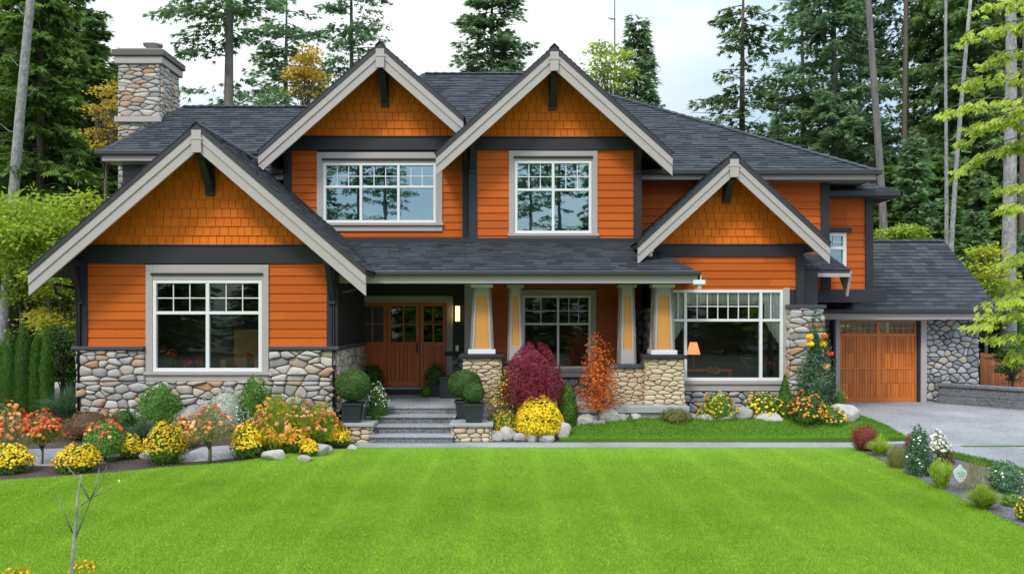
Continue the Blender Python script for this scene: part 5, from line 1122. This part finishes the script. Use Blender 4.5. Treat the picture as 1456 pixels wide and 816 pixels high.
p_ = pot(674, 18.25, .55, 28, 22, 27, 'square black planter under the smaller boxwood ball right of the steps')
plant('topiary', 'small clipped boxwood ball on the right plinth', 'topiary', 0, 0, 30, 32, 'ball', 'box', 3600, .03, loc=(p_[0], p_[1]-.03, p_[2]), lump=.03, depth=.08, stem=.06, trunk=.02, corefrac=.97)
p_ = pot(661, 18.9, .55, 26, 20, 26, 'dark planter half hidden behind the right plinth')
plant('topiary', 'large clipped boxwood ball behind the small one', 'topiary', 0, 0, 48, 44, 'ball', 'box', 6000, .032, loc=(p_[0]+.0, p_[1], .95), lump=.03, depth=.08, stem=.05, trunk=.025, corefrac=.97)
plant('flower_plant', 'trailing plant with white flowers beside the left boxwood ball', 'plant', 0, 0, 34, 50, 'egg', 'shrub', 1500, .045, [('whitef', 240, .035, .35)], loc=(X_(536, 18.75), 18.75, .55), lump=.25)
p_ = pot(530, 21.6, .8, 26, 22, 20, 'dark pot left of the front door'); plant('leafy_plant', 'dark leafy plant in the pot left of the door', 'plant', 0, 0, 34, 26, 'egg', 'box', 900, .06, loc=p_, lump=.35)
p_ = pot(619, 21.5, .8, 22, 20, 18, 'dark pot right of the front door'); plant('leafy_plant', 'dark leafy plant in the pot right of the door', 'plant', 0, 0, 32, 30, 'egg', 'box', 900, .06, loc=p_, lump=.35)
plant('leafy_plant', 'small light green plant at the foot of the right door panel', 'plant', 0, 0, 18, 18, 'egg', 'shrub', 500, .05, loc=(X_(606, 21.3), 21.3, .8), lump=.3)
pot(641, 21.2, .8, 30, 30, 30, 'black cube planter beside the stone pier at the door')
# ------------------------------------------------------------------ middle bed
broad_loc = G(757, 603)
plant('burgundy_maple', 'domed burgundy lace leaf maple before the porch window', 'maple', 757, 606, 92, 112, 'mound', 'maple', 9500, .07, loc=(X_(757, 18.75), 18.75, .42), stem=.24, trunk=.035, lump=.22, depth=.4, asp=.3, upright=.0, rand=1.1, tmin=0, corefrac=.6)
plant('yellow_shrub', 'tall loose shrub with yellow flowers beside the stone pier', 'shrub', 716, 606, 50, 72, 'egg', 'mossy', 1700, .05, [('gold', 200, .05, .15), ('yellow', 90, .05, .3)], lump=.4, core=False, depth=.9)
plant('low_shrub', 'green low leaves at the foot of the stone pier', 'shrub', 704, 612, 26, 24, 'mound', 'shrub', 700, .05, lump=.3)
plant('yellow_mum', 'huge golden yellow mum dome in the middle bed', 'flower mound', 767, 618, 68, 54, 'mound', 'shrub', 2200, .04, [('yellow', 2600, .055, .04), ('gold', 500, .05, .04)], lump=.1)
plant('yellow_mum', 'small yellow mum mound left of the huge golden dome', 'flower mound', 720, 616, 38, 30, 'mound', 'shrub', 1100, .035, [('yellow', 330, .035, .2), ('gold', 140, .035, .15)], lump=.1)
plant('boxwood', 'tall egg shaped boxwood right of the golden mum dome', 'topiary', 806, 606, 30, 60, 'egg', 'arbor', 3600, .04, lump=.06, depth=.1, corefrac=.95)
for i, a in enumerate(((703, 627, 28, 16, .8), (722, 627, 26, 20, .75), (741, 628, 24, 14, .6), (757, 629, 16, 16, .45), (775, 629, 26, 15, .7), (801, 626, 22, 28, .8), (834, 607, 32, 18, .85), (690, 628, 18, 10, .5))):
    boulder(('low tan rock nearest the right plinth', 'pale rounded rock under the small mum', 'flat pale rock left of the golden dome', 'small brown rock under the golden dome', 'angular grey rock under the golden dome', 'upright white rock at the tip of the grass strip', 'white pointed rock behind the grass strip tip', 'small tan rock touching the plinth')[i], *a[:4], tone=a[4])
plant('orange_maple', 'slender orange leaved maple before the porch window', 'maple', 850, 601, 56, 112, 'egg', 'orangeleaf', 2600, .07, loc=(X_(850, 18.75), 18.75, .42), stem=.2, trunk=.022, lump=.7, depth=.95, core=False, asp=.5)
for i, a in enumerate(((868, 604, 36, 22, .9), (884, 602, 20, 14, .5), (902, 601, 22, 15, .85), (981, 599, 22, 12, .35), (1006, 601, 28, 12, .7))):
    boulder(('angular white rock under the orange maple', 'little grey rock beside the white angular one', 'white rock right of the tiny green cone', 'grey rock right of the variegated shrub', 'pale flat rock left of the yellow flowers')[i], *a[:4], tone=a[4])
plant('dwarf_spruce', 'tiny green cone between two white rocks', 'shrub', 896, 603, 17, 15, 'cone', 'shrub', 600, .035, lump=.1)
plant('variegated_shrub', 'low spreading olive shrub under the right stone pier', 'shrub', 960, 600, 52, 20, 'mound', 'mossy', 1500, .04, lump=.25)
# ------------------------------------------------------------------ right bed
plant('yellow_bush', 'rounded bush topped with yellow flowers under the big window', 'flower bush', 1066, 585, 52, 44, 'mound', 'box', 1800, .045, [('yellow', 330, .07, .4)], lump=.2)
for i, a in enumerate(((1050, 584, 32, 22, .65), (1029, 600, 32, 12, .75), (1059, 600, 28, 20, .35), (1095, 602, 40, 16, .8), (1106, 577, 20, 16, .7), (1006, 588, 30, 18, .3), (1203, 603, 44, 28, .75), (1177, 603, 16, 14, .8))):
    boulder(('speckled rock before the yellow topped bush', 'flat pale rock in front of the left yellow flowers', 'dark rounded rock between the yellow flowers', 'long pale rock at the grass edge', 'grey rock beside the dwarf spruce', 'dark rock by the bay corner', 'big pale boulder at the driveway end of the grass strip', 'small pinkish rock beside the last flowers')[i], *a[:4], tone=a[4])
plant('marigolds', 'yellow flowers growing between rocks, left group', 'flowers', 1020, 598, 56, 38, 'mound', 'shrub', 1500, .045, [('yellow', 190, .065, .25), ('gold', 90, .07, .2)], lump=.35)
plant('marigolds', 'yellow flowers growing between rocks, right group', 'flowers', 1084, 596, 62, 36, 'mound', 'shrub', 1600, .045, [('yellow', 220, .065, .25), ('gold', 70, .065, .2)], lump=.35)
plant('dwarf_spruce', 'narrow dark green cone spruce beside the stone corner pier', 'spruce', 1117, 590, 38, 66, 'cone', 'arbor', 3000, .04, loc=(X_(1116, 19.35), 19.35, .44), lump=.08, depth=.25, corefrac=.9)
plant('weeping_conifer', 'tall ragged blue green conifer climbing the corner pier', 'conifer', 1160, 592, 70, 138, 'flame', 'bluegreen', 7500, .085, loc=(X_(1160, 19.4), 19.4, .42), lump=.6, depth=.7, asp=.28, corefrac=.6)
for i, (px, py, c, sz) in enumerate(((1151, 478, 'gold', .11), (1171, 487, 'yellow', .11), (1172, 477, 'orange', .09), (1176, 520, 'pink', .07), (1152, 488, 'yellow', .09), (1180, 502, 'red', .07))):
    p = W(px, py, 19.15); me = flowermesh('flower', 'ball', 22, .12, .11, sz, .1, seed=300+i, tmin=0); o = link('flower', me, LM[c]); o.location = (p[0], p[1], p[2]-.07)
    tag(o, ('golden bloom on the tall conifer, upper left one', 'yellow bloom at the right of the conifer tip', 'small orange bloom at the very top of the conifer', 'coral bloom low on the right of the conifer', 'pale yellow bloom just under the golden one', 'dark red bloom right of the conifer near the garage')[i], 'flower')
plant('marigolds', 'orange flowers in front of the tall blue green conifer', 'flowers', 1146, 603, 58, 44, 'mound', 'box', 1900, .045, [('orange', 190, .07, .35), ('gold', 90, .07, .3)], lump=.3)
plant('marigolds', 'low yellow and coral flowers left of the big boulder', 'flowers', 1182, 604, 42, 26, 'mound', 'shrub', 1000, .045, [('yellow', 100, .06, .2), ('pink', 70, .065, .2)], lump=.3)
plant('marigolds', 'orange flowers beside the garage door foot', 'flowers', 1194, 590, 20, 36, 'egg', 'shrub', 500, .045, [('orange', 26, .07, .6)], lump=.3)
# ------------------------------------------------------------------ right driveway bed
plant('red_barberry', 'round reddish barberry at the head of the side bed', 'shrub', 1230, 641, 42, 36, 'ball', 'redshrub', 2400, .035, lump=.15, asp=.4, upright=.4, depth=.4)
grass_clump('grass_clump', 'lime grass tuft right of the red barberry', 1252, 648, 38, 36, 'limegrass', 700, wd=.012)
plant('lime_shrub', 'yellowish feathery shrub below the first lime tuft', 'shrub', 1276, 665, 30, 30, 'egg', 'mossy', 1100, .04, upright=.7, asp=.25, lump=.2)
plant('white_rose', 'dark green shrub with small white blooms in the side bed', 'shrub', 1307, 676, 38, 66, 'egg', 'bluegreen', 2400, .045, [('whitef', 26, .04, .1)], lump=.3, depth=.5)
plant('red_barberry', 'small red shrub peeking behind the dark green one', 'shrub', 1296, 638, 20, 22, 'egg', 'redshrub', 600, .035, lump=.2)
plant('white_bush', 'white blossomed small bush on a thin stem', 'bush', 1334, 660, 32, 46, 'umbrella', 'mossy', 500, .04, [('whitef', 130, .07, .15)], stem=.35, trunk=.012, core=False, depth=.8, lump=.4)
plant('orange_shrub', 'low rust coloured shrub beside the white blossomed bush', 'shrub', 1345, 660, 26, 24, 'egg', 'bronze', 600, .04, lump=.3, core=False, depth=.8)
plant('lime_shrub', 'big upright lime shrub left of the leaf shaped marker', 'shrub', 1338, 695, 40, 40, 'vase', 'limegrass', 1700, .05, upright=.85, asp=.22, lump=.25, depth=.5)
grass_clump('grass_clump', 'large lime grass mound right of the leaf shaped marker', 1398, 724, 48, 44, 'limegrass', 1000, wd=.013)
plant('feather_grass', 'loose olive grass behind the large lime mound', 'shrub', 1386, 700, 52, 46, 'egg', 'mossy', 1000, .06, upright=.85, asp=.15, lump=.3, core=False, depth=.9)
plant('white_rose', 'green shrub with white blooms at the driveway side', 'shrub', 1430, 700, 52, 42, 'egg', 'bluegreen', 1800, .045, [('whitef', 22, .045, .1)], lump=.35, depth=.6)
plant('low_shrub', 'small dark green ground shrub near the right edge', 'shrub', 1438, 720, 28, 18, 'mound', 'shrub', 700, .035, lump=.2)
plant('yellow_mum', 'yellow flowers at the right picture edge of the bed', 'flower mound', 1458, 742, 26, 36, 'mound', 'shrub', 600, .035, [('yellow', 130, .04, .2)], lump=.2)
# marker
x, y, z = G(1365, 700); t = empty('garden_marker', (x, y, z), 'pale leaf shaped marker on a thin stake in the side bed', 'garden marker'); s = y/F
m = MB(); m.tube([(x, y, z-.05), (x, y, z+16*s)], .008, 6); part(m, 'stake', 'steel', t)
out_ = [(0, 14), (3.5, 16), (8, 21), (9.5, 27), (9, 31), (6, 33), (3.5, 35), (1.5, 39), (0, 40), (-1.5, 38), (-4, 35), (-7, 33), (-9.3, 30), (-9.3, 26), (-7, 20), (-3, 15.5)]
m = MB(); m.prism_y([(x+a*s, z+b*s) for a, b in out_], y-.012, y+.01); part(m, 'leaf_plate', mat('marker_plate', (.62, .68, .66), None, .3), t)
m = MB()
for pts in (((-5, 26), (-3, 30), (-1, 25), (1, 31), (3, 25), (5, 29)), ((-4, 23), (0, 24.5), (4, 23))): m.tube([(x+a*s, y-.016, z+b*s) for a, b in pts], .006, 5)
part(m, 'green_marks', mat('green_paint', (.10, .5, .28), None, .4), t)
# ------------------------------------------------------------------ foreground sapling
Ys = 8.45; x0 = X_(101, Ys); t = empty('bare_sapling', (x0, Ys, .15), 'bare pale sapling with thin forked twigs on the lawn', 'sapling')
def S(px, py, d=0): return W(px, py, Ys+d)
m = MB(); m.tube([(x0, Ys, .0), S(101, 816), S(105, 775), S(108, 740), S(111, 705), S(113, 690), S(116, 674)], [.02, .019, .017, .015, .013, .009, .005], 9); part(m, 'trunk', 'palebark', t, smooth=True)
for pts in ([(105, 772), (115, 745), (128, 712), (142, 690), (152, 662)], [(128, 711), (112, 682), (88, 654)], [(128, 711), (137, 690), (141, 665)], [(134, 705), (150, 699), (162, 690)], [(103, 757), (92, 730), (80, 702)], [(115, 719), (121, 713), (128, 710)]):
    m = MB(); n = len(pts); m.tube([S(px, py, .03*i) for i, (px, py) in enumerate(pts)], [.009-.006*i/(n-1) for i in range(n)], 6); part(m, 'twig', 'gold', t, smooth=True)
m = MB(); p = S(166, 685); m.lathe(p[0], p[1]+.05, [(.004, p[2]-.014), (.012, p[2]), (.004, p[2]+.014)], 8); part(m, 'bud', 'white', t, smooth=True)
for px, py, c, lb in ((118, 812, 'gold', 'small orange flower tuft right of the bare sapling'), (25, 822, 'gold', 'small orange flower tuft cut by the bottom edge')):
    plant('flower_tuft', lb, 'flower', px, py, 36, 14, 'mound', 'bright', 60, .03, [(c, 55, .035, .1)], lump=.4, core=False)
# ------------------------------------------------------------------ things seen inside
for i, (px, w_) in enumerate(((962, 14), (1101, 14))):
    Yc = YR+.08; m = MB(); n = 30; xa, xb = X_(px-w_, Yc), X_(px+w_, Yc); zt = wr_[3]-.08; zb2 = 2.2
    L = []
    for k in range(n+1):
        f = k/n; xx = xa+(xb-xa)*f; L.append((xx, Yc+.04*math.sin(f*30), f))
    inner = (1 if i == 0 else 0)
    for k in range(n):
        def low(f): g = f if inner else 1-f; return zt-.62-.75*(1-g)**.8
        (xA, yA, fA), (xB, yB, fB) = L[k], L[k+1]
        m.add([(xA, yA, low(fA)), (xB, yB, low(fB)), (xB, yB, zt), (xA, yA, zt), (xA, yA+.012, low(fA)), (xB, yB+.012, low(fB)), (xB, yB+.012, zt), (xA, yA+.012, zt)], [(0, 1, 2, 3), (7, 6, 5, 4), (0, 4, 5, 1)])
    tag(m.build('curtain', M['curtain'], smooth=True), ('white swept curtain behind the left pane of the big window', 'white swept curtain behind the right pane of the big window')[i], 'curtain')
m = MB(); Yc = YR+.11; xa, xb = wr_[0]+.1, wr_[1]-.1; n = 90
for k in range(n):
    f0, f1 = k/n, (k+1)/n; A = (xa+(xb-xa)*f0, Yc+.03*math.sin(f0*160)); B = (xa+(xb-xa)*f1, Yc+.03*math.sin(f1*160)); z0_, z1_ = wr_[3]-.36, wr_[3]-.08
    m.add([(*A, z0_), (*B, z0_), (*B, z1_), (*A, z1_), (A[0], A[1]+.012, z0_), (B[0], B[1]+.012, z0_), (B[0], B[1]+.012, z1_), (A[0], A[1]+.012, z1_)], [(0, 1, 2, 3), (7, 6, 5, 4), (0, 4, 5, 1)])
tag(m.build('valance', M['curtain'], smooth=True), 'gathered pale valance across the top of the big window', 'valance')
t = empty('table_lamp', (X_(986, 21.3), 21.3, 1.5), 'lit table lamp with orange shade behind the big window', 'lamp'); lx, ly = X_(986, 21.3), 21.3
m = MB(); m.lathe(lx, ly, [(.10, 1.5), (.10, 1.53), (.03, 1.56), (.07, 1.68), (.02, 1.8), (.02, 1.95)], 16); part(m, 'lamp_base', 'pot', t, smooth=True)
m = MB(); m.lathe(lx, ly, [(.17, 1.86), (.09, 2.16)], 20); part(m, 'lamp_shade', emit('lit_shade', (1, .42, .16), .8), t, smooth=True)
t = empty('side_table', (lx, ly, .9), 'dark side table under the lit lamp', 'table'); m = MB(); m.box(lx-.4, lx+.9, ly-.25, ly+.3, 1.45, 1.498); part(m, 'tabletop', 'doorwood', t)
for sx_, sy_ in ((-.35, -.2), (.85, -.2), (-.35, .25), (.85, .25)): m = MB(); m.box(lx+sx_-.025, lx+sx_+.025, ly+sy_-.025, ly+sy_+.025, .9, 1.45); part(m, 'leg', 'doorwood', t)
def indoor_flower(px, py, Y, c, label, w_=.3):
    p = W(px, py, Y); root = empty('potted_flower', (p[0], Y, p[2]-.3), label, 'potted flower'); m = MB(); m.lathe(p[0], Y, [(.06, p[2]-.3), (.08, p[2]-.16)], 14); part(m, 'pot', 'pot', root)
    link('foliage', leafmesh('foliage', 'egg', 160, w_*.9, .24, .05, .3, seed=sd_(), base=.12, core=False), LM['box'], root); link('blossoms', flowermesh('blossoms', 'ball', 46, w_, .2, .05, .4, seed=sd_(), base=.2, tmin=.1), LM[c], root)
for a in ((243, 505, 'red_', 'coral red potted flower behind the left pane, leftmost'), (267, 517, '', 'small coral bloom beside the left mullion'), (284, 514, '', 'coral red potted flower left of the window mullion'), (356, 507, '', 'coral red potted flower in the right pane corner')): indoor_flower(a[0], a[1], YL+.22, 'red', a[3], .24 if a[2] else .18)
for px, py, c, lb in ((1092, 516, 'red', 'red potted flower behind the right pane of the big window'), (1014, 527, 'orange', 'orange potted flower low behind the middle pane'), (1062, 512, 'bright', 'pale green potted plant in the middle of the big window')): indoor_flower(px, py, YR+.5, c, lb, .3)
t = empty('armchair', (X_(352, 20.3), 20.3, 1.0), 'tan armchair seen dimly through the left window', 'armchair'); ax = X_(350, 20.3); tanm = mat('tan_fabric', (.45, .30, .12), None, .9)
for nm, bx in (('seat', (ax-.45, ax+.45, 20.1, 20.8, 1.1, 1.5)), ('backrest', (ax-.45, ax+.45, 20.7, 20.95, 1.5, 2.5)), ('armrest', (ax-.55, ax-.4, 20.05, 20.9, 1.1, 1.8)), ('armrest', (ax+.4, ax+.55, 20.05, 20.9, 1.1, 1.8))): m = MB(); m.box(*bx); part(m, nm, tanm, t, bevel=.06)

# ------------------------------------------------------------------ leaves lying on the lawn
for px, py in ((25, 746), (40, 699), (201, 793), (145, 729), (520, 764), (905, 701)):
    x, y, z = G(px, py); m = MB(); m.tint = rnd.random(); m.add([(x-.035, y, z+.03), (x, y-.022, z+.036), (x+.035, y+.005, z+.042), (x, y+.024, z+.03)], [(0, 1, 2, 3)])
    tag(m.build('fallen_leaf', LM['orangeleaf']), 'small orange fallen leaf lying on the lawn', 'leaf', 'fallen leaves on the lawn')
